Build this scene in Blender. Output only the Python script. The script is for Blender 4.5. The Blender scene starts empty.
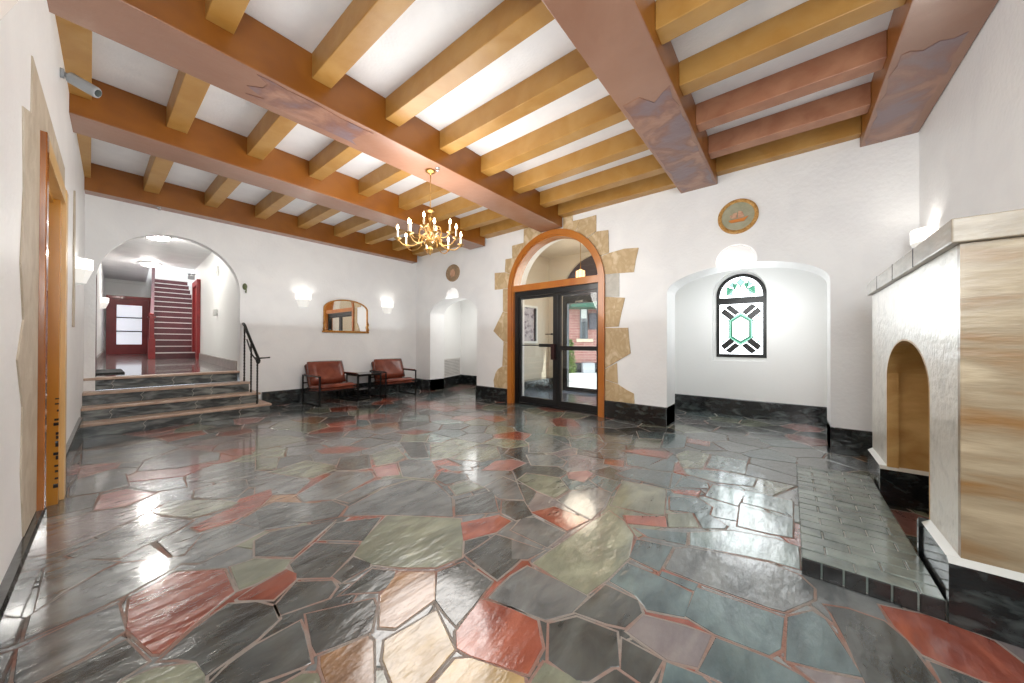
import bpy, bmesh, math, random
from mathutils import Vector, Matrix
from mathutils.geometry import tessellate_polygon
random.seed(7)
COL = bpy.context.scene.collection
PI = math.pi
R_ = math.radians

# ------------------------------------------------------------ camera
F_PX = 342.6
yaw, pit, rol = R_(39.03), R_(0.275), R_(-0.19)
fwd = Vector((math.cos(yaw)*math.cos(pit), math.sin(yaw)*math.cos(pit), math.sin(pit)))
rt = Vector((math.sin(yaw), -math.cos(yaw), 0)); dn = fwd.cross(rt)
r2 = rt*math.cos(rol) + dn*math.sin(rol); d2 = -rt*math.sin(rol) + dn*math.cos(rol)
cam_data = bpy.data.cameras.new('camera')
cam = bpy.data.objects.new('camera', cam_data); COL.objects.link(cam)
cam_data.sensor_width = 36; cam_data.lens = F_PX/1024*36; cam_data.clip_start = 0.02; cam_data.clip_end = 300
m3 = Matrix((r2, -d2, -fwd)).transposed()
cam.matrix_world = Matrix.Translation((0, 0, 1.2)) @ m3.to_4x4()
bpy.context.scene.camera = cam

# ------------------------------------------------------------ world, sun, exposure
sc = bpy.context.scene
sc.view_settings.view_transform = 'Standard'; sc.view_settings.look = 'None'
sc.view_settings.exposure = 0.47; sc.view_settings.gamma = 1.0; sc.view_settings.use_curve_mapping = False
w = bpy.data.worlds.new('sky'); sc.world = w; w.use_nodes = True
bg = w.node_tree.nodes['Background']
bg.inputs[0].default_value = (0.78, 0.88, 1.0, 1); bg.inputs[1].default_value = 3.2

def lamp(name, kind, loc, energy, color=(1, 1, 1), size=1.0, sy=None, rot=(0, 0, 0), spread=PI):
    l = bpy.data.lights.new(name, kind); o = bpy.data.objects.new(name, l); COL.objects.link(o)
    o.location = loc; o.rotation_euler = rot; l.energy = energy; l.color = color
    if kind == 'AREA':
        l.shape = 'RECTANGLE'; l.size = size; l.size_y = sy or size; l.spread = spread
    elif kind == 'SUN': l.angle = size
    else: l.shadow_soft_size = size
    return o
lamp('sun', 'SUN', (20, 0, 20), 5.5, (1, .96, .9), R_(1), rot=(R_(38), 0, R_(20)))
# added fill lamps, unseen: soft light going up to the ceiling and soft light from the camera's end of the room
lamp('ceiling_fill', 'AREA', (2.6, 3.7, 1.5), 42, (.90, .965, 1), 5.0, 7.6, rot=(PI, 0, 0))
lamp('camera_end_fill', 'AREA', (0.15, -0.75, 2.3), 84, (.95, .985, 1), 1.4, 1.6, rot=(R_(80), 0, R_(-50)))

# ------------------------------------------------------------ materials
def lin(c):
    return tuple(((v/255)/12.92 if v <= 10 else (((v/255)+.055)/1.055)**2.4) for v in c)
MATS = {}
def mat(name, c1, c2=None, rough=.5, metal=0, scale=4, bump=0, bscale=None, stretch=(1, 1, 1), coat=0, emit=0, ecol=None,
        c3=None, detail=5, island=0, trans=0, alpha=1, ramp=(.35, .65), wave=False, bdist=.02, crough=.05, spec=.5):
    if name in MATS: return MATS[name]
    m = bpy.data.materials.new(name); MATS[name] = m; m.use_nodes = True
    nt = m.node_tree; N = nt.nodes; L = nt.links; b = N['Principled BSDF']
    c1 = lin(c1); b.inputs['Base Color'].default_value = (*c1, 1)
    b.inputs['Roughness'].default_value = rough; b.inputs['Metallic'].default_value = metal
    b.inputs['Coat Weight'].default_value = coat; b.inputs['Coat Roughness'].default_value = crough
    b.inputs['Specular IOR Level'].default_value = spec
    b.inputs['Transmission Weight'].default_value = trans; b.inputs['Alpha'].default_value = alpha
    tc = N.new('ShaderNodeTexCoord'); mp = N.new('ShaderNodeMapping'); mp.inputs['Scale'].default_value = stretch
    L.new(tc.outputs['Object'], mp.inputs['Vector'])
    col = None
    if c2:
        if wave:
            nz = N.new('ShaderNodeTexWave'); nz.inputs['Scale'].default_value = scale; nz.inputs['Distortion'].default_value = 9
            nz.inputs['Detail'].default_value = 4; nz.inputs['Detail Scale'].default_value = 1.2; nz.bands_direction = 'Z'; fo = nz.outputs['Fac']
        else:
            nz = N.new('ShaderNodeTexNoise'); nz.inputs['Scale'].default_value = scale; nz.inputs['Detail'].default_value = detail
            nz.inputs['Distortion'].default_value = .6; fo = nz.outputs['Fac']
        L.new(mp.outputs[0], nz.inputs['Vector'])
        rp = N.new('ShaderNodeValToRGB'); e = rp.color_ramp.elements
        e[0].position = ramp[0]; e[0].color = (*c1, 1); e[1].position = ramp[1]; e[1].color = (*lin(c2), 1)
        if c3:
            k = rp.color_ramp.elements.new((ramp[0]+ramp[1])/2); k.color = (*lin(c3), 1)
        L.new(fo, rp.inputs[0]); col = rp.outputs[0]
    if island:
        gi = N.new('ShaderNodeNewGeometry'); mr = N.new('ShaderNodeMapRange')
        mr.inputs['To Min'].default_value = 1-island; mr.inputs['To Max'].default_value = 1+island
        L.new(gi.outputs['Random Per Island'], mr.inputs['Value'])
        mx = N.new('ShaderNodeMix'); mx.data_type = 'RGBA'; mx.blend_type = 'MULTIPLY'; mx.inputs[0].default_value = 1
        if col: L.new(col, mx.inputs[6])
        else: mx.inputs[6].default_value = (*c1, 1)
        cb = N.new('ShaderNodeCombineColor')
        for i in range(3): L.new(mr.outputs[0], cb.inputs[i])
        L.new(cb.outputs[0], mx.inputs[7]); col = mx.outputs[2]
    if col: L.new(col, b.inputs['Base Color'])
    if bump:
        n2 = N.new('ShaderNodeTexNoise'); n2.inputs['Scale'].default_value = bscale or scale*3; n2.inputs['Detail'].default_value = 4
        L.new(mp.outputs[0], n2.inputs['Vector'])
        bp = N.new('ShaderNodeBump'); bp.inputs['Strength'].default_value = bump; bp.inputs['Distance'].default_value = bdist
        L.new(n2.outputs['Fac'], bp.inputs['Height']); L.new(bp.outputs[0], b.inputs['Normal'])
    if emit:
        b.inputs['Emission Color'].default_value = (*lin(ecol or (255, 255, 255)), 1); b.inputs['Emission Strength'].default_value = emit
    return m

WALL = mat('white_stucco', (236, 236, 235), (229, 229, 229), rough=.42, scale=2, bump=.35, bscale=26, bdist=.012)
WALL2 = mat('white_plaster', (236, 236, 234), rough=.5, bump=.15, bscale=30, bdist=.01)
CEILM = mat('white_ceiling_plaster', (232, 232, 233), (224, 224, 226), rough=.55, scale=3, bump=.3, bscale=40, bdist=.01)
BEAM = mat('beam_side_paint', (140, 84, 20), (126, 72, 14), rough=.38, scale=3, bump=.1, bscale=14, coat=.15, crough=.2)
BEAMB = mat('beam_soffit_light_tint', (150, 110, 88), (134, 92, 68), rough=.33, scale=1.3, bump=.2, bscale=9, coat=.2, crough=.15)  # pinkish floor-reflected light and gloss put into the underside colour
BEAMP = mat('beam_soffit_patched', (152, 108, 84), (116, 92, 94), c3=(122, 80, 64), rough=.3, scale=2.6, bump=.5, bscale=7, coat=.3, crough=.12, ramp=(.42, .62), detail=8)
JOIST = mat('joist_ochre_paint', (172, 130, 68), (160, 114, 48), rough=.42, scale=4, bump=.15, bscale=12)
JOISTR = mat('joist_rose_paint', (170, 120, 90), (150, 98, 70), rough=.42, scale=5, bump=.15, bscale=12)
MARBLE = mat('black_marble', (22, 24, 25), (84, 92, 90), rough=.16, scale=7, stretch=(1, 1, 2), ramp=(.5, .8), bump=.25, bscale=9, coat=.4)
BEVELW = mat('pale_marble_bevel', (206, 208, 204), rough=.35)
GROUT = mat('grout', (132, 124, 117), (130, 98, 86), rough=.6, scale=3, bump=.4, bscale=40, ramp=(.45, .6), spec=.3)
def stone(n, a, b2, c3=None, st=(1, 2.4, 1)):
    return mat(n, a, b2, c3=c3, rough=.22, scale=3.4, stretch=st, bump=.6, bscale=6.5, island=.16, coat=.8, crough=.1, bdist=.018, ramp=(.3, .66), detail=9)
SM = {'D': stone('slate_dark', (38, 42, 42), (84, 88, 86)), 'S': stone('slate_grey', (76, 80, 81), (120, 124, 123)),
      'B': stone('slate_blue', (52, 68, 72), (96, 114, 115)), 'W': stone('slate_pale_blue', (78, 96, 98), (134, 150, 147)),
      'G': stone('slate_sage', (92, 98, 84), (132, 136, 116), (110, 114, 98)), 'R': stone('slate_terracotta', (110, 50, 38), (150, 82, 62)),
      'P': stone('slate_rose', (140, 100, 98), (166, 124, 116)), 'T': stone('slate_tan', (134, 112, 76), (168, 142, 96)),
      'N': stone('slate_brown', (104, 78, 58), (142, 108, 76)), 'U': stone('slate_mauve', (102, 94, 96), (128, 120, 118))}
HALLF = mat('hall_floor_stone', (128, 128, 126), (150, 150, 147), rough=.12, scale=3, coat=.6, bump=.1, bscale=5)
TREAD = mat('step_tread_stone', (164, 136, 116), (190, 166, 148), rough=.35, scale=6, bump=.2)
RISER = mat('step_riser_slate', (48, 52, 52), (128, 132, 128), rough=.25, scale=4, stretch=(1, 1, 4), bump=.4, bscale=9, coat=.3, ramp=(.42, .72))
VEIN = mat('mortar_vein', (170, 166, 158), rough=.5)
TRAV = mat('banded_travertine', (136, 100, 56), (186, 170, 142), c3=(150, 134, 108), rough=.3, scale=2.6, stretch=(.6, .6, 3.4), coat=.35, crough=.15, bump=.25, bscale=9, detail=8, ramp=(.3, .72))
TRAVI = mat('ochre_travertine', (178, 138, 80), (212, 178, 120), rough=.35, scale=3, stretch=(.8, .8, 1.6), bump=.3, bscale=9, detail=7)
TRAVP = mat('travertine_with_glare', (228, 225, 214), (202, 200, 190), rough=.3, scale=9, stretch=(1, 1, 1), coat=.6, crough=.2, bump=.5, bscale=22, detail=8, ramp=(.5, .72))  # pale because the grazing reflection of white walls is put into the colour
CAPM = mat('mantel_cap_stone', (146, 136, 120), (172, 162, 146), rough=.35, scale=4, stretch=(1, 1, 3), bump=.25, bscale=12, coat=.2)
BRICKH = mat('hearth_brick', (92, 102, 98), (124, 134, 128), rough=.2, scale=5, bump=.35, bscale=14, coat=.5, island=.18)
BRICKK = mat('hearth_riser_brick', (20, 20, 21), (44, 44, 43), rough=.25, scale=5, bump=.3, bscale=14, coat=.4)
STONEQ = mat('tan_flagstone', (198, 174, 136), (212, 192, 158), c3=(182, 156, 116), rough=.6, scale=5, stretch=(1, 1.4, 1), bump=.35, bscale=14, island=.07, detail=8)
STONEG = mat('pale_grey_flagstone', (196, 192, 182), (180, 176, 166), rough=.6, scale=9, bump=.3)
STONEL = mat('beige_rough_stone', (186, 174, 156), (168, 154, 134), rough=.55, scale=6, bump=.5, bscale=16)
WOODO = mat('orange_stained_wood', (180, 112, 44), (166, 94, 32), rough=.3, scale=3, stretch=(1, 1, .3), coat=.4, crough=.1)
WOODY = mat('golden_oak', (204, 146, 44), (178, 118, 30), rough=.3, scale=4, stretch=(1, 1, .2), coat=.4)
WOODT = mat('pale_pine_casing', (214, 180, 124), (196, 156, 98), rough=.4, scale=4, stretch=(1, 1, .2), coat=.2)
WOODB = mat('brown_varnished_edge', (132, 72, 22), (170, 106, 50), rough=.2, scale=4, stretch=(1, 1, .5), coat=.5)
BLACK = mat('black_aluminium', (14, 14, 15), rough=.32, metal=0, coat=.2)
DKRED = mat('oxblood_plastic', (44, 14, 14), rough=.35)
GLASS = None
def glassmat(name, tint=(1, 1, 1), refl=.06):
    m = bpy.data.materials.new(name); m.use_nodes = True; nt = m.node_tree; nt.nodes.clear()
    o = nt.nodes.new('ShaderNodeOutputMaterial'); t = nt.nodes.new('ShaderNodeBsdfTransparent'); t.inputs[0].default_value = (*tint, 1)
    g = nt.nodes.new('ShaderNodeBsdfGlossy'); g.inputs['Roughness'].default_value = .02; mx = nt.nodes.new('ShaderNodeMixShader')
    mx.inputs[0].default_value = refl
    nt.links.new(t.outputs[0], mx.inputs[1]); nt.links.new(g.outputs[0], mx.inputs[2]); nt.links.new(mx.outputs[0], o.inputs[0]); return m
GLASS = glassmat('clear_glass', (.93, .95, .94), .05)
RED = mat('dark_red_paint', (150, 42, 42), (132, 34, 36), rough=.4, scale=4, coat=.1)
REDD = mat('oxblood_paint', (98, 46, 52), (82, 38, 44), rough=.35, scale=4, coat=.2)
NOSE = mat('white_stair_nosing', (214, 206, 204), rough=.4)
FROST = mat('frosted_lit_glass', (222, 224, 232), rough=.25, emit=.55, ecol=(226, 228, 238))
IRON = mat('black_wrought_iron', (20, 21, 20), (38, 38, 34), rough=.4, metal=.6, scale=30, bump=.2)
LEATH = mat('cognac_leather', (134, 68, 48), (100, 44, 30), rough=.26, scale=4, bump=.45, bscale=7, coat=.25, crough=.2, bdist=.02)
CHAIRM = mat('black_steel', (14, 14, 15), rough=.35, metal=.5)
TABLEM = mat('black_table_top', (24, 26, 30), rough=.18, coat=.5)
GILT = mat('antique_gilt', (150, 98, 42), (186, 136, 70), rough=.35, metal=.7, scale=20, bump=.4)
SILVER = mat('mirror_silver', (246, 246, 246), rough=.015, metal=1)
BRASS = mat('polished_brass', (190, 152, 94), (164, 122, 64), rough=.28, metal=.95, scale=12)
CANDLE = mat('candle_sleeve', (238, 226, 200), rough=.5)
FLAME = mat('candle_bulb', (255, 236, 200), rough=.3, emit=14, ecol=(255, 222, 170))
SHELLM = mat('sconce_glass', (240, 240, 238), rough=.3, emit=1.1, ecol=(255, 250, 242), coat=.4)
SHELLH = mat('sconce_glass_lower', (206, 206, 202), rough=.2, emit=.3, ecol=(255, 250, 242), coat=.6)
PLAST = mat('glazed_shell_with_glow', (240, 240, 238), rough=.18, coat=.7, emit=.3, bump=.2, bscale=20)  # weak emission imitates the white glare on the shells
CHROME = mat('satin_chrome', (190, 190, 190), rough=.25, metal=.9)
GREYP = mat('grey_plastic', (150, 152, 154), rough=.4)
WHITEP = mat('white_plastic', (224, 224, 220), rough=.4)
LENS = mat('camera_lens', (20, 40, 36), rough=.1, coat=1)
PATINA = mat('green_patina_brass', (126, 134, 98), (96, 104, 70), rough=.5, scale=30, bump=.4)
MED = mat('medallion_ground', (150, 150, 124), (168, 164, 140), rough=.5, scale=8, bump=.4)
MEDG = mat('medallion_gilt_rim', (178, 124, 52), (214, 168, 98), rough=.45, scale=30, bump=.7, bscale=60)
MEDS = mat('medallion_relief_pink', (206, 168, 140), (188, 140, 112), rough=.5, scale=14, bump=.4)
MEDO = mat('medallion_relief_orange', (206, 128, 56), rough=.45)
MED2 = mat('medallion_dull_relief', (142, 120, 92), (170, 142, 112), rough=.5, scale=22, bump=.7)
LEAD = mat('black_window_frame', (18, 18, 17), rough=.35)
GLW = mat('lit_white_art_glass', (240, 245, 248), rough=.2, emit=3.2, ecol=(244, 250, 255))
GLG = mat('lit_green_art_glass', (70, 140, 112), rough=.2, emit=.5, ecol=(72, 156, 124))
GLP = mat('lit_pale_green_art_glass', (150, 205, 185), rough=.2, emit=.72, ecol=(150, 212, 190))
GLD = mat('black_art_glass', (34, 34, 33), rough=.3)
GRILM = mat('grille_paint', (222, 220, 216), rough=.5)
DARKH = mat('grille_hole', (88, 86, 82), rough=.7)
VESTW = mat('vestibule_plaster', (206, 196, 180), rough=.6, bump=.2, bscale=20)
VESTF = mat('vestibule_floor', (92, 98, 112), (70, 76, 88), rough=.25, scale=4, coat=.3)
CONC = mat('sunlit_concrete', (206, 206, 204), (190, 190, 188), rough=.8, scale=3)
GREYB = mat('grey_footing', (50, 52, 57), (40, 42, 47), rough=.8, scale=4)
DKGREY = mat('grey_transom_board', (66, 64, 76), rough=.6)
SHUT = mat('grey_shutter', (74, 70, 80), rough=.5)
LEAF = mat('shrub_leaf', (84, 110, 50), (120, 140, 70), rough=.6, scale=20, island=.3)
GREENA = mat('green_awning', (38, 84, 66), rough=.7)
PAPER = mat('notice_paper', (186, 180, 186), (120, 110, 122), rough=.6, scale=9, ramp=(.5, .62))
RUBBER = mat('black_rubber_mat', (26, 27, 28), rough=.7, bump=.5, bscale=80)
CEILLT = mat('ceiling_light_diffuser', (250, 250, 248), rough=.4, emit=80, ecol=(255, 252, 246))
PENDG = mat('pendant_amber_glass', (236, 196, 150), rough=.2, emit=2.2, ecol=(255, 196, 138))
ACM = mat('ac_unit_grey', (176, 176, 180), rough=.5)
def brickmat():
    m = bpy.data.materials.new('red_brick'); m.use_nodes = True; nt = m.node_tree; b = nt.nodes['Principled BSDF']
    tc = nt.nodes.new('ShaderNodeTexCoord'); mp = nt.nodes.new('ShaderNodeMapping'); mp.inputs['Rotation'].default_value = (PI/2, 0, 0)
    br = nt.nodes.new('ShaderNodeTexBrick'); br.inputs['Scale'].default_value = 1
    br.inputs['Brick Width'].default_value = .36; br.inputs['Row Height'].default_value = .11; br.inputs['Mortar Size'].default_value = .007
    br.inputs['Color1'].default_value = (*lin((176, 120, 110)), 1); br.inputs['Color2'].default_value = (*lin((158, 98, 90)), 1)
    br.inputs['Mortar'].default_value = (*lin((196, 176, 164)), 1)
    nt.links.new(tc.outputs['Object'], mp.inputs[0]); nt.links.new(mp.outputs[0], br.inputs['Vector'])
    nt.links.new(br.outputs[0], b.inputs['Base Color']); b.inputs['Roughness'].default_value = .8
    return m
BRICKX = brickmat()

# ------------------------------------------------------------ mesh helpers
class MB:
    def __init__(s): s.v = []; s.f = []; s.m = []; s.sm = []
    def add(s, vs, fs, mi=0, smooth=False):
        o = len(s.v); s.v += [Vector(v) for v in vs]
        for f in fs: s.f.append([i+o for i in f]); s.m.append(mi); s.sm.append(smooth)
        return s
    def box(s, a, b, mi=0, T=None, mis=None):
        (x0, y0, z0), (x1, y1, z1) = a, b
        vs = [Vector(p) for p in ((x0, y0, z0), (x1, y0, z0), (x1, y1, z0), (x0, y1, z0), (x0, y0, z1), (x1, y0, z1), (x1, y1, z1), (x0, y1, z1))]
        if T: vs = [T(v) for v in vs]
        fs = [(0, 3, 2, 1), (4, 5, 6, 7), (0, 1, 5, 4), (1, 2, 6, 5), (2, 3, 7, 6), (3, 0, 4, 7)]
        if mis:
            o = len(s.v); s.v += vs
            for f, k in zip(fs, mis): s.f.append([i+o for i in f]); s.m.append(k); s.sm.append(False)
        else: s.add(vs, fs, mi)
        return s
    def prism(s, poly, h0, h1, T, mi=0, holes=(), smi=None):
        """poly in (a,b), extruded from h0 to h1; T maps (h,a,b) to the world"""
        loops = [list(poly)]+[list(h) for h in holes]
        flat = [p for l in loops for p in l]
        tris = tessellate_polygon([[Vector((p[0], p[1], 0)) for p in l] for l in loops])
        n = len(flat); o = len(s.v)
        s.v += [Vector(T(h0, *p)) for p in flat]+[Vector(T(h1, *p)) for p in flat]
        for t in tris:
            s.f.append([o+i for i in t]); s.m.append(mi); s.sm.append(False)
            s.f.append([o+n+i for i in reversed(t)]); s.m.append(mi); s.sm.append(False)
        k = 0
        for l in loops:
            for i in range(len(l)):
                j = (i+1) % len(l)
                s.f.append([o+k+i, o+k+j, o+n+k+j, o+n+k+i]); s.m.append(smi if smi is not None else mi); s.sm.append(False)
            k += len(l)
        return s
    def tube(s, pts, r, n=8, mi=0, smooth=True, cap=True, square=False):
        pts = [Vector(p) for p in pts]; rs = r if isinstance(r, (list, tuple)) else [r]*len(pts)
        o = len(s.v); up = None
        for i, p in enumerate(pts):
            d = (pts[min(i+1, len(pts)-1)]-pts[max(i-1, 0)]).normalized()
            if up is None:
                up = Vector((0, 0, 1)) if abs(d.z) < .9 else Vector((1, 0, 0))
            x = d.cross(up); x = x.normalized() if x.length > 1e-6 else Vector((1, 0, 0)); y = x.cross(d).normalized(); up = y
            for k in range(n):
                a = 2*PI*(k+(.5 if square else 0))/n; s.v.append(p+(x*math.cos(a)+y*math.sin(a))*rs[i])
        for i in range(len(pts)-1):
            for k in range(n):
                k2 = (k+1) % n
                s.f.append([o+i*n+k, o+i*n+k2, o+(i+1)*n+k2, o+(i+1)*n+k]); s.m.append(mi); s.sm.append(smooth)
        if cap:
            s.f.append([o+k for k in range(n)][::-1]); s.m.append(mi); s.sm.append(False)
            e = o+(len(pts)-1)*n; s.f.append([e+k for k in range(n)]); s.m.append(mi); s.sm.append(False)
        return s
    def bar(s, a, b, r, mi=0): return s.tube([a, b], r*1.414, 4, mi, False, True, True)
    def lathe(s, prof, c, n=20, mi=0, a0=0, a1=2*PI, smooth=True):
        """prof: (radius, z) list about a vertical axis through c"""
        full = abs(a1-a0-2*PI) < 1e-6; m = n if full else n+1; o = len(s.v); c = Vector(c)
        for r, z in prof:
            for k in range(m):
                a = a0+(a1-a0)*k/n; s.v.append(c+Vector((r*math.cos(a), r*math.sin(a), z)))
        for i in range(len(prof)-1):
            for k in range(n):
                k2 = (k+1) % m
                s.f.append([o+i*m+k, o+i*m+k2, o+(i+1)*m+k2, o+(i+1)*m+k]); s.m.append(mi); s.sm.append(smooth)
        return s
    def build(s, name, mats, parent=None, bevel=0, rel=True, sub=0, recalc=True):
        if not isinstance(mats, (list, tuple)): mats = [mats]
        me = bpy.data.meshes.new(name)
        off = Vector((0, 0, 0))
        if parent and rel:
            q = parent
            while q: off += q.location; q = q.parent
        me.from_pydata([v-off for v in s.v], [], s.f)
        for m in mats: me.materials.append(m)
        for p, k, q in zip(me.polygons, s.m, s.sm): p.material_index = k; p.use_smooth = q
        if recalc:
            bm = bmesh.new(); bm.from_mesh(me); bmesh.ops.recalc_face_normals(bm, faces=bm.faces); bm.to_mesh(me); bm.free()
        me.update()
        o = bpy.data.objects.new(name, me); COL.objects.link(o)
        if parent: o.parent = parent
        if bevel:
            b = o.modifiers.new('bevel', 'BEVEL'); b.width = bevel; b.segments = 2; b.limit_method = 'ANGLE'
        if sub:
            q = o.modifiers.new('sub', 'SUBSURF'); q.levels = sub; q.render_levels = sub
        return o
def ident(h, a, b): return (h, a, b)
def XY(h, a, b): return (a, b, h)            # horizontal plate
def YP(h, a, b): return (a, h, b)            # plate in the x-z plane, thickness along y
def XW(y): return 5.27+.02*(y-1)             # face of the entrance wall
def XL(y): return -.17+.03*(y-3.6)           # face of the left wall
def DW(h, a, b): return (XW(a)+h, a, b)      # (depth, y, z) on the entrance wall
def LW(h, a, b): return (XL(a)+h, a, b)
YM = 7.62                                    # face of the mirror wall
def arc(c, r, a0, a1, n, rz=None):
    rz = rz or r
    return [(c[0]+r*math.cos(a0+(a1-a0)*i/n), c[1]+rz*math.sin(a0+(a1-a0)*i/n)) for i in range(n+1)]
def tag(o, label, cat, group=None, kind=None):
    o['label'] = label; o['category'] = cat
    if group: o['group'] = group
    if kind: o['kind'] = kind
    return o
def st(o): o['kind'] = 'structure'; return o
def empty(name, loc, label, cat, group=None, rz=0):
    o = bpy.data.objects.new(name, None); COL.objects.link(o); o.location = loc; o.rotation_euler = (0, 0, rz)
    o.empty_display_size = .1
    return tag(o, label, cat, group)
def copy_tree(o, parent=None):
    c = o.copy(); COL.objects.link(c)
    if parent: c.parent = parent
    for ch in list(o.children): copy_tree(ch, c)
    return c

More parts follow.
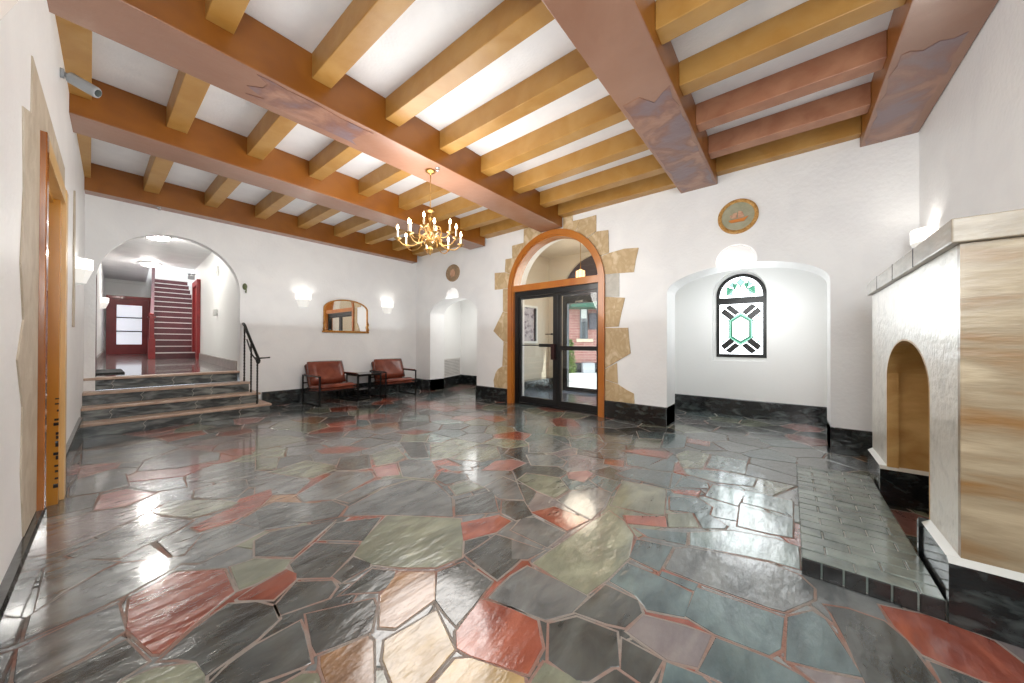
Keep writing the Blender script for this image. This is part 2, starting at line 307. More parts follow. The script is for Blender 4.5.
# ------------------------------------------------------------ flagstone floor
STONES = [
('G',[(1.305,2.167),(1.459,1.958),(1.598,1.747),(1.436,1.551),(1.319,1.432),(1.176,1.472),(1.057,1.617),(0.975,1.756),(0.952,1.909),(1.049,2.006)]),
('D',[(1.349,1.424),(1.454,1.416),(1.608,1.427),(1.626,1.32),(1.594,1.169),(1.43,1.161),(1.313,1.157),(1.331,1.295)]),
('R',[(0.968,1.074),(1.058,1.096),(1.159,1.121),(1.186,1.039),(1.204,0.971),(1.222,0.852),(1.131,0.764),(1.01,0.743),(0.987,0.795),(0.931,0.953),(0.92,1.014)]),
('T',[(0.881,0.982),(0.92,0.941),(0.975,0.785),(0.986,0.743),(0.925,0.697),(0.728,0.94),(0.777,0.97)]),
('D',[(0.28,1.585),(0.343,1.621),(0.422,1.639),(0.574,1.637),(0.561,1.557),(0.527,1.396),(0.458,1.425),(0.393,1.457),(0.332,1.466)]),
('D',[(0.177,1.843),(0.285,1.933),(0.406,1.993),(0.49,1.909),(0.528,1.824),(0.518,1.722),(0.431,1.677),(0.272,1.635),(0.265,1.736),(0.224,1.799)]),
('R',[(0.449,2.008),(0.53,2.035),(0.66,2.064),(0.681,1.988),(0.661,1.942),(0.548,1.877),(0.449,1.989)]),
('G',[(0.483,2.318),(0.588,2.296),(0.704,2.141),(0.656,2.081),(0.53,2.068),(0.468,2.077)]),
('G',[(1.536,1.085),(1.77,1.062),(2.098,1.037),(2.351,1.006),(2.271,0.866),(2.153,0.764),(1.905,0.703),(1.668,0.724),(1.508,0.755),(1.51,0.905)]),
('B',[(1.921,0.698),(2.114,0.725),(2.172,0.54),(1.9,0.537)]),
('W',[(2.409,0.487),(2.602,0.288),(2.664,0.071),(2.646,-0.037),(2.391,-0.038),(2.381,0.094),(2.266,0.458)]),
('S',[(1.941,0.512),(2.166,0.517),(2.229,0.456),(2.349,0.093),(2.326,-0.033),(2.246,-0.085),(2.15,-0.081),(1.97,0.024),(1.957,0.078),(1.936,0.35)]),
('S',[(1.192,1.1),(1.373,1.108),(1.488,1.091),(1.497,0.898),(1.493,0.752),(1.362,0.759),(1.256,0.828),(1.222,0.985)]),
('B',[(1.663,0.356),(1.887,0.354),(1.92,0.076),(1.92,0.023),(1.721,0.033),(1.661,0.066),(1.639,0.237)]),
('B',[(1.417,0.256),(1.614,0.23),(1.635,0.065),(1.625,-0.028),(1.58,-0.105),(1.43,0.078)]),
('B',[(1.937,0.003),(2.046,-0.077),(2.022,-0.119),(1.882,-0.163),(1.765,-0.2),(1.712,-0.087),(1.676,0.009)]),
('D',[(2.13,-0.125),(2.087,-0.146),(1.932,-0.182),(1.74,-0.209),(1.687,-0.236),(1.794,-0.367),(1.896,-0.407),(2.092,-0.363),(2.17,-0.316),(2.17,-0.211)]),
('D',[(1.154,1.429),(1.295,1.386),(1.277,1.166),(1.115,1.126),(0.989,1.104),(1.001,1.174),(1.027,1.281)]),
('N',[(1.022,1.59),(1.143,1.443),(1.018,1.292),(0.821,1.29),(0.781,1.348),(0.883,1.508)]),
('T',[(0.757,1.263),(0.983,1.229),(0.903,1.021),(0.769,1.002),(0.723,0.997),(0.674,1.058),(0.709,1.192)]),
('D',[(0.611,1.656),(0.839,1.516),(0.822,1.46),(0.74,1.353),(0.562,1.421),(0.566,1.47)]),
('N',[(0.565,1.388),(0.72,1.339),(0.72,1.299),(0.625,1.118),(0.53,1.235),(0.548,1.342)]),
('D',[(0.755,1.659),(0.949,1.716),(1.014,1.607),(0.944,1.535),(0.886,1.543),(0.797,1.634)]),
('D',[(0.796,1.821),(0.936,1.893),(0.966,1.773),(0.947,1.751),(0.805,1.743)]),
('D',[(0.716,2.109),(0.854,2.203),(1.015,1.987),(0.938,1.926),(0.783,1.828),(0.678,1.951),(0.694,2.096)]),
('D',[(0.549,1.823),(0.659,1.916),(0.772,1.792),(0.766,1.729),(0.711,1.687),(0.543,1.743)]),
('R',[(0.127,2.395),(0.288,2.487),(0.451,2.319),(0.442,2.078),(0.292,1.978),(0.179,1.888),(0.162,1.909),(0.109,2.16)]),
('G',[(0.083,1.826),(0.159,1.811),(0.252,1.728),(0.267,1.642),(0.255,1.571),(0.068,1.8)]),
('D',[(-0.094,2.04),(0.097,2.07),(0.141,1.872),(0.076,1.854),(0.052,1.82),(-0.122,2.033)]),
('S',[(-0.165,2.336),(-0.012,2.38),(0.086,2.384),(0.096,2.147),(-0.009,2.088),(-0.106,2.072),(-0.143,2.06),(-0.158,2.133)]),
('S',[(-0.155,2.391),(-0.15,2.582),(0.042,2.787),(0.111,2.814),(0.372,2.609),(0.274,2.534),(0.117,2.449),(-0.005,2.411)]),
('S',[(-0.144,2.608),(-0.14,3.067),(-0.05,3.081),(0.001,3.0),(0.102,2.842),(0.042,2.812),(-0.081,2.699)]),
('S',[(-0.07,3.151),(0.17,3.381),(0.31,3.355),(0.44,3.117),(0.37,3.045),(0.114,2.896),(-0.02,3.035)]),
('U',[(-0.17,3.773),(0.03,3.805),(0.18,3.711),(0.33,3.597),(0.17,3.432),(-0.09,3.27),(-0.15,3.267)]),
('P',[(0.07,4.182),(0.2,4.189),(0.33,3.906),(0.18,3.773),(0.03,3.845)]),
('R',[(0.43,3.017),(0.66,3.134),(0.73,3.264),(0.94,3.293),(0.91,3.165),(0.8,3.026),(0.609,2.894),(0.449,2.907)]),
('G',[(0.39,3.628),(0.61,3.395),(0.71,3.194),(0.65,3.163),(0.45,3.165),(0.32,3.403),(0.29,3.499)]),
('P',[(-0.04,5.295),(0.2,5.175),(0.16,5.005),(-0.06,4.845)]),
('S',[(-0.07,4.801),(0.21,4.685),(0.21,4.282),(0.07,4.272),(-0.09,4.334),(-0.09,4.594)]),
('S',[(0.22,4.216),(0.52,4.104),(0.51,3.882),(0.34,3.957)]),
('D',[(-0.04,6.613),(0.3,6.654),(0.56,6.067),(0.23,5.91),(-0.04,6.089)]),
('S',[(-0.04,6.02),(0.36,5.827),(0.54,5.84),(0.66,5.39),(0.33,5.076),(-0.04,5.37)]),
('S',[(0.36,5.037),(0.67,5.306),(0.9,4.815),(0.83,4.528),(0.55,4.531),(0.29,4.701)]),
('R',[(0.3,6.744),(0.62,6.766),(0.98,6.924),(0.95,6.756),(0.6,6.485),(0.33,6.535)]),
('R',[(1.1,5.88),(1.41,5.819),(1.39,5.63),(1.19,5.545),(1.04,5.716)]),
('R',[(0.9,4.815),(1.12,4.618),(1.11,4.493),(0.97,4.526)]),
('S',[(0.55,3.749),(0.77,3.753),(0.86,3.687),(0.83,3.481),(0.73,3.343),(0.61,3.422),(0.52,3.568)]),
('S',[(0.87,3.637),(1.07,3.652),(1.16,3.415),(0.95,3.35),(0.84,3.485)]),
('S',[(0.458,2.851),(0.613,2.849),(0.714,2.607),(0.55,2.551),(0.386,2.495),(0.283,2.615),(0.344,2.632)]),
('S',[(0.799,2.976),(0.883,2.997),(1.088,2.716),(0.868,2.514),(0.726,2.602),(0.626,2.848)]),
('G',[(1.05,3.73),(1.39,3.813),(1.51,3.45),(1.48,3.352),(1.25,3.285),(1.14,3.524)]),
('S',[(1.04,3.005),(1.45,3.268),(1.65,3.024),(1.6,2.879),(1.186,2.719),(1.028,2.846)]),
('R',[(1.6,4.108),(1.84,4.026),(2.01,3.728),(1.81,3.722),(1.6,3.917)]),
('R',[(2.59,4.085),(2.85,4.02),(2.92,3.779),(2.7,3.801)]),
('R',[(2.22,5.309),(2.61,5.226),(2.46,4.953),(2.17,5.079)]),
('P',[(1.72,3.093),(1.91,3.022),(1.783,2.766),(1.64,2.866)]),
('G',[(1.91,3.472),(2.23,3.53),(2.09,3.125),(1.95,3.079),(1.77,3.135)]),
('S',[(1.116,2.403),(1.203,2.497),(1.529,2.594),(1.779,2.574),(1.876,2.38),(1.769,2.037),(1.587,1.813),(1.334,2.165)]),
('S',[(1.2,2.709),(1.585,2.809),(1.788,2.606),(1.529,2.632),(1.238,2.566)]),
('D',[(0.749,2.932),(1.159,2.699),(1.188,2.527),(1.081,2.419),(0.7,2.634)]),
('D',[(0.642,2.511),(0.731,2.55),(1.049,2.384),(0.867,2.262),(0.726,2.163),(0.598,2.334)]),
('D',[(0.891,2.225),(1.042,2.342),(1.259,2.181),(1.052,2.011)]),
('S',[(2.14,2.694),(2.33,2.411),(2.285,2.331),(2.156,2.448)]),
('D',[(1.927,2.411),(2.068,2.515),(2.172,2.303),(2.112,2.213),(1.913,2.261)]),
('G',[(1.906,2.214),(2.087,2.174),(2.069,1.977),(1.829,2.04)]),
('D',[(1.769,1.984),(2.069,1.871),(1.836,1.616),(1.611,1.806)]),
('R',[(1.569,1.7),(1.798,1.578),(1.794,1.462),(1.632,1.452),(1.44,1.538)]),
('S',[(2.09,1.974),(2.344,1.993),(2.321,1.832),(2.106,1.588),(2.002,1.747)]),
('D',[(1.98,1.695),(2.082,1.571),(1.955,1.398),(1.83,1.443),(1.844,1.578)]),
('P',[(2.35,2.253),(2.608,2.318),(2.752,2.226),(2.758,2.056),(2.516,2.052)]),
('S',[(0.94,3.68),(1.1,3.526),(1.22,3.254),(1.04,3.042),(0.83,3.259)]),
('G',[(1.1,4.319),(1.25,4.14),(1.12,3.79),(0.99,3.897)]),
('D',[(1.47,3.319),(1.66,3.64),(1.89,3.496),(1.71,3.128),(1.59,3.175)]),
('S',[(1.96,3.047),(2.07,3.046),(2.188,2.826),(2.071,2.591),(1.907,2.462),(1.786,2.698)]),
('G',[(2.383,2.707),(2.716,2.832),(2.986,2.655),(2.718,2.364),(2.511,2.435)]),
('G',[(2.57,3.316),(2.77,3.149),(2.667,2.821),(2.393,2.757),(2.235,2.886)]),
('S',[(2.35,4.372),(2.69,4.506),(2.69,4.181),(2.4,4.129)]),
('G',[(2.58,3.905),(2.77,3.636),(2.59,3.447),(2.4,3.68)]),
('D',[(2.36,3.646),(2.54,3.427),(2.243,2.938),(2.12,3.065)]),
('G',[(1.33,5.227),(1.61,4.979),(1.69,4.624),(1.31,4.599),(1.18,4.62)]),
('G',[(2.376,1.85),(2.55,1.884),(2.642,1.597),(2.476,1.407),(2.279,1.418),(2.3,1.598)]),
('S',[(2.267,1.379),(2.477,1.375),(2.656,1.241),(2.642,1.116),(2.375,1.059),(2.163,1.054),(2.213,1.244)]),
('R',[(1.983,1.42),(2.154,1.34),(2.142,1.064),(1.935,1.11)]),
('S',[(1.716,1.386),(1.877,1.423),(1.929,1.36),(1.907,1.108),(1.706,1.112)]),
('S',[(1.629,1.316),(1.662,1.109),(1.543,1.135),(1.488,1.201)]),
('G',[(2.451,1.028),(2.943,1.136),(3.0,0.793),(2.546,0.689),(2.491,0.785)]),
('R',[(2.358,0.891),(2.52,0.672),(2.384,0.63),(2.27,0.842)]),
('B',[(2.779,1.36),(2.906,1.358),(2.898,1.191),(2.908,1.136),(2.664,1.119),(2.682,1.209)]),
('B',[(3.077,1.245),(3.298,1.176),(3.406,0.856),(3.06,0.789),(3.037,1.154)]),
('P',[(2.807,1.601),(2.96,1.484),(2.923,1.413),(2.708,1.387),(2.699,1.519)]),
('R',[(3.773,1.458),(3.977,1.282),(4.031,1.009),(3.81,1.007),(3.772,1.242)]),
('P',[(4.804,1.009),(4.785,0.771),(4.585,0.741),(4.585,0.963)]),
('R',[(3.372,1.488),(3.457,1.325),(3.286,1.274),(3.243,1.436)]),
('R',[(3.02,0.746),(3.146,0.57),(3.026,0.572),(2.966,0.716)]),
('B',[(3.099,0.742),(3.37,0.75),(3.357,0.558),(3.24,0.524)]),
('B',[(2.871,0.725),(2.983,0.556),(2.889,0.452),(2.747,0.445),(2.647,0.669)]),
('G',[(2.567,0.665),(2.691,0.541),(2.519,0.465),(2.396,0.614)]),
('B',[(2.709,0.525),(2.761,0.456),(2.656,0.328),(2.608,0.333),(2.522,0.438)]),
('W',[(3.345,0.507),(3.369,0.277),(3.033,0.301),(3.067,0.515)]),
('W',[(3.052,0.284),(3.037,0.12),(3.047,-0.012),(2.752,-0.01),(2.72,0.108),(2.699,0.265)]),
('W',[(3.39,0.282),(3.392,0.134),(3.385,-0.013),(3.091,-0.012),(3.12,0.123),(3.122,0.275)]),
('B',[(2.24,0.78),(2.39,0.51),(2.248,0.488),(2.194,0.679)]),
('G',[(4.0,0.94),(4.237,0.897),(4.24,0.676),(3.737,0.655),(3.625,0.812)]),
('W',[(4.239,0.652),(4.243,0.34),(3.82,0.325),(3.78,0.624)]),
('W',[(3.604,0.785),(3.744,0.514),(3.743,0.235),(3.526,0.248),(3.427,0.489),(3.48,0.737)]),
('B',[(3.611,1.346),(3.737,1.284),(3.766,1.035),(3.392,1.093),(3.355,1.245)]),
('B',[(3.392,1.093),(3.759,1.008),(3.728,0.905),(3.458,0.861),(3.371,1.016)]),
('G',[(4.354,1.496),(4.498,1.236),(4.126,1.175),(3.97,1.393)]),
('B',[(4.726,1.624),(4.899,1.314),(4.545,1.249),(4.409,1.483)]),
('B',[(4.831,1.296),(4.955,1.05),(4.34,0.946),(4.124,1.133)]),
('S',[(4.217,1.937),(4.491,1.608),(4.131,1.51),(3.937,1.744)]),
('S',[(3.81,2.152),(4.064,1.935),(3.898,1.711),(3.524,1.648),(3.509,1.949)]),
('S',[(4.36,2.504),(4.524,2.192),(4.281,2.056),(3.933,2.185)]),
('S',[(3.357,2.444),(3.689,2.297),(3.509,1.949),(3.208,2.029),(3.05,2.22)]),
('S',[(2.965,2.191),(3.153,1.963),(3.06,1.771),(2.912,1.727),(2.753,1.973)]),
('S',[(3.624,1.665),(3.751,1.512),(3.555,1.352),(3.42,1.515)]),
('B',[(1.905,0.518),(1.918,0.36),(1.856,0.366),(1.86,0.518)]),
('B',[(1.663,0.703),(1.856,0.688),(1.851,0.52),(1.831,0.37),(1.653,0.364),(1.595,0.502),(1.648,0.572)]),
('D',[(1.374,0.744),(1.616,0.708),(1.616,0.556),(1.556,0.517),(1.436,0.545),(1.408,0.61)]),
('D',[(1.245,0.794),(1.348,0.722),(1.381,0.561),(1.245,0.497),(1.224,0.521),(1.128,0.558),(1.102,0.59),(1.106,0.706)]),
('G',[(1.006,0.709),(1.082,0.713),(1.104,0.583),(1.092,0.546),(0.967,0.699)]),
('D',[(1.369,0.526),(1.371,0.378),(1.254,0.389),(1.239,0.407),(1.244,0.482)]),
('U',[(1.419,0.522),(1.547,0.497),(1.595,0.349),(1.616,0.254),(1.429,0.27),(1.391,0.363)]),
('B',[(1.289,0.349),(1.373,0.357),(1.396,0.25),(1.374,0.2),(1.251,0.351)]),
('R',[(2.296,-0.327),(2.341,-0.474),(2.312,-0.639),(2.213,-0.682),(2.053,-0.632),(2.021,-0.531),(2.042,-0.401),(2.162,-0.351)]),
('D',[(2.006,-0.415),(2.007,-0.522),(1.985,-0.548),(1.883,-0.423)]),
]

def clip(poly, n, d):
    out = []
    for i in range(len(poly)):
        a, b = poly[i], poly[(i+1) % len(poly)]
        da, db = a[0]*n[0]+a[1]*n[1]-d, b[0]*n[0]+b[1]*n[1]-d
        if da <= 0: out.append(a)
        if (da < 0 < db) or (db < 0 < da):
            t = da/(da-db); out.append((a[0]+(b[0]-a[0])*t, a[1]+(b[1]-a[1])*t))
    return out
def inset(poly, d):
    cx = sum(p[0] for p in poly)/len(poly); cy = sum(p[1] for p in poly)/len(poly); out = []
    for x, y in poly:
        l = math.hypot(x-cx, y-cy) or 1; k = max(.3, 1-d/l); out.append((cx+(x-cx)*k, cy+(y-cy)*k))
    return out
def inside(p, poly):
    c = False
    for i in range(len(poly)):
        (x1, y1), (x2, y2) = poly[i], poly[i-1]
        if (y1 > p[1]) != (y2 > p[1]) and p[0] < (x2-x1)*(p[1]-y1)/(y2-y1)+x1: c = not c
    return c
def build_floor():
    b = MB(); keys = list(SM)
    x0, x1, y0, y1 = -.7, 6.95, -1.2, 7.8
    b.box((x0, y0, -.08), (x1, y1, -.004), len(keys))
    def slab(poly, top, mi):
        area = sum(poly[i-1][0]*poly[i][1]-poly[i][0]*poly[i-1][1] for i in range(len(poly)))
        if abs(area) < .002: return
        if area < 0: poly = poly[::-1]
        ins = inset(poly, .006); n = len(poly); o = len(b.v)
        b.v += [Vector((p[0], p[1], -.012)) for p in poly]+[Vector((p[0], p[1], top-.003)) for p in poly]+[Vector((p[0], p[1], top)) for p in ins]
        for i in range(n):
            j = (i+1) % n
            for q in (0, 1):
                b.f.append([o+q*n+i, o+q*n+j, o+(q+1)*n+j, o+(q+1)*n+i]); b.m.append(mi); b.sm.append(False)
        b.f.append([o+2*n+i for i in range(n)]); b.m.append(mi); b.sm.append(False)
    traced = [p for c, p in STONES]
    seeds = []
    for c, p in STONES:
        xs = sum(q[0] for q in p)/len(p); ys = sum(q[1] for q in p)/len(p); seeds.append((xs, ys, None))
    rnd = random.Random(3); tries = 0
    while tries < 9000:
        tries += 1
        p = (rnd.uniform(x0, x1), rnd.uniform(y0, y1))
        if any((p[0]-s[0])**2+((p[1]-s[1])*.85)**2 < (.29 if s[2] else .12)**2 for s in seeds): continue
        if any(inside(p, q) for q in traced) and rnd.random() < .7: continue
        c = rnd.choices('DSBWGRPUN', (20, 28, 14, 9, 12, 9, 5, 6, 2))[0]
        if p[0] < 2.2 and c in 'BW': c = 'S'
        seeds.append((p[0], p[1], c))
    for i, (sx, sy, c) in enumerate(seeds):
        if c is None: continue
        poly = [(sx-1, sy-1), (sx+1, sy-1), (sx+1, sy+1), (sx-1, sy+1)]
        for k, (tx, ty, _) in enumerate(seeds):
            if k == i or _ is None or abs(tx-sx) > 1.6 or abs(ty-sy) > 1.6: continue
            nx, ny = tx-sx, ty-sy; d = (nx*(sx+tx)+ny*(sy+ty))/2; l = math.hypot(nx, ny)
            poly = clip(poly, (nx, ny), d-.0055*l)
            if len(poly) < 3: break
        if len(poly) < 3: continue
        jit = []
        for a, q in zip(poly, poly[1:]+poly[:1]):
            jit.append(a); L = math.hypot(q[0]-a[0], q[1]-a[1])
            if L > .16:
                t = rnd.uniform(.35, .65); s = rnd.uniform(-.012, .012)
                jit.append((a[0]+(q[0]-a[0])*t-(q[1]-a[1])/L*s, a[1]+(q[1]-a[1])*t+(q[0]-a[0])/L*s))
        slab(jit, -.001, keys.index(c))
    for k, (c, p) in enumerate(STONES):
        slab(inset(p, -.022), .0003+.00002*(k % 10), len(keys))
        slab(inset(p, -.009), .0014+.00003*(k % 20), keys.index(c))
    return st(b.build('floor', [SM[k] for k in keys]+[GROUT], recalc=False))
build_floor()

# ------------------------------------------------------------ walls of the lobby
ZT = 3.75
def notch(y0, y1, pts): return [(y0, 0)]+pts+[(y1, 0)]
T_ = .45
outl = [(-1.35, 0)]
outl += notch(-.355, 1.385, arc((.515, 1.93), .87, PI, 0, 24, .31))
outl += notch(2.385, 4.355, arc((3.37, 2.225), .985, PI, 0, 36))
outl += notch(5.335, 7.015, arc((6.175, 1.90), .84, PI, 0, 24, .37))
outl += [(8.3, 0), (8.3, ZT), (-1.35, ZT)]
b = MB(); b.prism(outl, 0, T_, DW); st(b.build('wall_right', WALL))
# mirror wall with the hall arch
outm = [(-.6, -.05), (.055, -.05)]+arc((.873, 2.08), .818, PI, 0, 36)+[(1.691, -.05), (5.9, -.05), (5.9, ZT), (-.6, ZT)]
b = MB(); b.prism(outm, YM, YM+.16, YP); st(b.build('wall_back', WALL))
# left wall with the golden door's opening
outlw = [(-1.3, 0), (3.27, 0), (3.27, 2.27), (4.30, 2.27), (4.30, 0), (7.8, 0), (7.8, ZT), (-1.3, ZT)]
b = MB(); b.prism(outlw, -.35, 0, LW); st(b.build('wall_left', WALL))
b = MB(); b.box((-.7, -1.3, 0), (5.9, -1.01, ZT)); st(b.build('wall_front', WALL))
b = MB(); b.box((-.75, -1.35, 3.65), (5.9, 7.9, 3.9)); st(b.build('ceiling', CEILM))
# window recess and grille alcove behind the arches
def x_of(y): return XW(y)+T_
b = MB()
wz = [(1.05, .915), (1.05, 2.03)]+arc((.667, 2.03), .383, 0, PI, 20, .40)[1:]+[(.284, .915)]
b.prism([(-.75, 0), (1.95, 0), (1.95, 2.9), (-.75, 2.9)], 6.83, 7.0, ident, holes=[wz])
b.box((5.6, -.75, 0), (6.83, -.55, 2.9)); b.box((5.6, 1.75, 0), (6.83, 1.95, 2.9)); b.box((5.6, -.75, 2.9), (7.0, 1.95, 3.0))
st(b.build('wall_window_recess', WALL2))
b = MB()
b.prism([(5.72, 7.04), (6.88, 7.52), (6.88, 5.1), (7.0, 5.1), (7.0, 7.7), (5.72, 7.7)], 0, 2.9, XY)
b.box((5.72, 5.0, 0), (7.0, 5.15, 2.9)); b.box((5.6, 5.0, 2.9), (7.0, 7.7, 3.0))
st(b.build('wall_grille_alcove', WALL2))
# vestibule
b = MB()
XO = 7.55
b.box((5.7, 4.88, 0), (XO+.2, 4.99, 3.5), 0); b.box((5.7, 1.96, 0), (XO+.2, 2.04, 3.5), 0); b.box((5.6, 1.96, 3.4), (XO+.2, 4.99, 3.55), 0)
ov = [(2.04, 0)]+notch(2.42, 4.50, [(2.42, 2.38)]+arc((3.46, 2.38), 1.04, PI, 0, 24, .96)[1:-1]+[(4.50, 2.38)])+[(4.88, 0), (4.88, 3.4), (2.04, 3.4)]
b.prism(ov, XO, XO+.2, ident)
st(b.build('wall_vestibule', VESTW))
b = MB(); b.box((5.46, 1.96, -.1), (XO+.3, 4.99, .004)); st(b.build('floor_vestibule', VESTF))
b = MB(); b.box((5.95, 4.64, 0), (XO, 4.88, .33)); b.box((XO-.02, 4.5, 0), (XO, 4.7, .33))
st(b.build('baseboard_vestibule', MARBLE))

# ------------------------------------------------------------ baseboards
BH = .275
def bb(name, runs, h=BH, t=.035, z0=0, m=MARBLE, top=True):
    """runs: list of floor polylines; the board stands on their left side by thickness t"""
    b = MB()
    for r in runs:
        for (xa, ya), (xb, yb) in zip(r, r[1:]):
            d = Vector((xb-xa, yb-ya, 0)).normalized(); n = Vector((-d.y, d.x, 0))*t
            A, B = Vector((xa, ya, z0)), Vector((xb, yb, z0))
            e = d*(t if len(r) > 2 else 0)
            vs = [A, B, B+n+e*0, A+n]; H = Vector((0, 0, h)); H2 = Vector((0, 0, h-.012))
            b.add([*vs, A+H, B+H, B+n*.75+H, A+n*.75+H, A+n+H2, B+n+H2],
                  [(0, 1, 2, 3), (0, 4, 5, 1), (3, 2, 9, 8), (8, 9, 6, 7), (4, 7, 6, 5), (0, 3, 8, 7, 4), (1, 5, 6, 9, 2)])
    return st(b.build(name, m))
def dwp(y, n=0): return (XW(y)+n, y)
bb('baseboard_right', [[dwp(-1.0), dwp(-.39)], [dwp(1.42), dwp(2.335)], [dwp(4.405), dwp(5.30)], [dwp(7.05), dwp(7.6)]])
bb('baseboard_arches', [[(XW(-.355)+T_, -.355), (XW(-.355)-.035, -.355)], [(XW(1.385)-.035, 1.385), (XW(1.385)+T_, 1.385)],
                        [(XW(5.335)+T_, 5.335), (XW(5.335)-.035, 5.335)], [(XW(7.015)-.035, 7.015), (XW(7.015)+T_, 7.015)]])
bb('baseboard_window_recess', [[(6.83, -.55), (6.83, 1.75)]])
bb('baseboard_grille_alcove', [[(6.88, 5.15), (6.88, 7.52)], [(6.88, 7.52), (5.83, 7.085)]])
bb('baseboard_back', [[(5.38, YM), (2.02, YM)]])
bb('baseboard_left', [[(XL(-1), -1.0), (XL(3.25), 3.25)][::-1], [(XL(4.45), 4.45), (XL(6.75), 6.75)][::-1]])
bb('baseboard_front', [[(-.2, -1.01), (2.3, -1.01)], [(4.42, -1.01), (5.2, -1.01)]])

# ------------------------------------------------------------ ceiling beams and joists
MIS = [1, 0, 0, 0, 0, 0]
def beam(y0, y1, z, label, patch=None, x0=-.22, x1=5.285):
    e = empty('ceiling_beam', ((x0+x1)/2, (y0+y1)/2, z), label, 'beam')
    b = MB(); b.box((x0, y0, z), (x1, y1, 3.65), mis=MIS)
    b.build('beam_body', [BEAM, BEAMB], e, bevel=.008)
    if patch:
        for pts in patch:
            q = MB(); q.prism(pts, z-.004, z+.001, XY); q.build('patched_paint', BEAMP, e)
    return e
def rag(x0, x1, y0, y1, seed, n=9):
    r = random.Random(seed); P = []
    for i in range(n+1): P.append((x0+(x1-x0)*i/n, y0+r.uniform(0, .03)))
    for i in range(1, 5): P.append((x1+r.uniform(-.10, .03), y0+(y1-y0)*i/5))
    for i in range(n+1): P.append((x1-(x1-x0)*i/n, y1-r.uniform(0, .03)))
    for i in range(1, 5): P.append((x0+r.uniform(-.03, .14), y1-(y1-y0)*i/5))
    return P
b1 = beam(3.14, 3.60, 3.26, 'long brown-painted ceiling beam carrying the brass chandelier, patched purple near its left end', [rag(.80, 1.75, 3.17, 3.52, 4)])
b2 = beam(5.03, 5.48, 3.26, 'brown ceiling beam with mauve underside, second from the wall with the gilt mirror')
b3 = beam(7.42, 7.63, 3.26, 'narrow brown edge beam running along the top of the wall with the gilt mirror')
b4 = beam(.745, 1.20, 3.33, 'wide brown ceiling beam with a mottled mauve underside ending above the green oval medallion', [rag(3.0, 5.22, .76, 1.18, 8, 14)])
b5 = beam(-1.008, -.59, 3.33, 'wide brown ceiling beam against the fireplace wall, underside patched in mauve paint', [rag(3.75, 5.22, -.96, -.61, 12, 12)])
ORD = ['first', 'second', 'third', 'fourth', 'fifth', 'sixth', 'seventh', 'eighth', 'ninth']
bays = [(5.48, 7.42, 'in bay beside the mirror wall'), (3.60, 5.03, 'in second bay from mirror wall'),
        (1.20, 3.14, 'in wide bay before mottled beam'), (-.59, .745, 'in bay nearest the fireplace wall')]
for bi, (y0, y1, txt) in enumerate(bays):
    for k in range(9):
        xl = -.19+.68*k; xr = xl+.16
        if k == 8: xl, xr = 5.13, XW((y0+y1)/2)+.03
        if k == 0: xl = -.21; xr = .0
        rose = bi == 3 and k in (6, 7)
        b = MB(); b.box((xl, y0, 3.435), (xr, y1, 3.65))
        o = b.build('ceiling_joist', JOISTR if rose else JOIST, bevel=.006)
        q = ORD[8-k]
        tag(o, f"{'rose-painted' if rose else 'ochre'} ceiling joist, {q} from the entrance wall, {txt}", 'joist', 'joists '+txt)
def sprinkler(x, y, z):
    b = MB(); b.lathe([(0, 0), (.03, 0), (.03, -.008), (.012, -.012), (.012, -.03), (.02, -.034), (.02, -.038), (0, -.038)], (x, y, z), 12)
    return b.build('sprinkler_head', CHROME)
tag(sprinkler(2.57, 3.22, 3.26), 'small chrome sprinkler head under the beam beside the chandelier canopy', 'sprinkler')
tag(sprinkler(.66, 7.5, 3.26), 'small sprinkler head under the edge beam above the hall arch', 'sprinkler')

# ------------------------------------------------------------ entrance: arched wood frame, glass double door, stone surround
dr = st(bpy.data.objects.new('door_1', None)); COL.objects.link(dr); dr.location = (5.32, 3.37, 0)
def ring(ro, ri, c, base):
    o_ = [(c[0]+ro, base)]+arc(c, ro, 0, PI, 40)+[(c[0]-ro, base)]
    i_ = [(c[0]-ri, base)]+arc(c, ri, PI, 0, 40)+[(c[0]+ri, base)]
    return o_+i_
c0 = (3.37, 2.225)
b = MB(); b.prism(ring(1.035, .94, c0, 0), -.05, .16, DW); b.prism(ring(.96, .915, c0, 0), -.02, .2, DW)
b.build('wood_frame', WOODO, dr)
b = MB(); b.prism([(2.45, 2.215), (4.29, 2.215), (4.29, 2.335), (2.45, 2.335)], -.02, .18, DW); b.build('transom_bar', WOODO, dr)
b = MB(); b.prism(arc(c0, .92, .12, PI-.12, 36), .10, .108, DW); b.build('fanlight_glass', GLASS, dr)
def rectp(y0, y1, z0, z1): return [(y0, z0), (y1, z0), (y1, z1), (y0, z1)]
b = MB()
for r in (rectp(4.20, 4.31, 0, 2.215), rectp(2.45, 2.50, 0, 2.215), rectp(2.5, 4.2, 2.12, 2.215), rectp(2.5, 4.2, 0, .03)): b.prism(r, .04, .16, DW)
b.build('door_frame', BLACK, dr)
def leaf(y0, y1, rail, z0=.035, z1=2.115, sl=.09, sr=.09):
    b = MB(); b.prism(rectp(y0, y1, z0, z1), .06, .11, DW, holes=[rectp(y0+sr, y1-sl, z0+.12, z1-.05)])
    o = b.build('door_leaf', BLACK, dr, bevel=.004)
    g = MB(); g.prism(rectp(y0+sr, y1-sl, z0+.12, z1-.05), .08, .088, DW); g.build('glass_pane', GLASS, o)
    if rail: g = MB(); g.prism(rectp(y0+sr, y1-sl, 1.075, 1.15), .055, .115, DW); g.build('mid_rail', BLACK, o)
    return o
lf = leaf(3.30, 4.20, False, sl=.06, sr=.09); rf = leaf(2.5, 3.295, True, sl=.07, sr=.02, z0=.03)
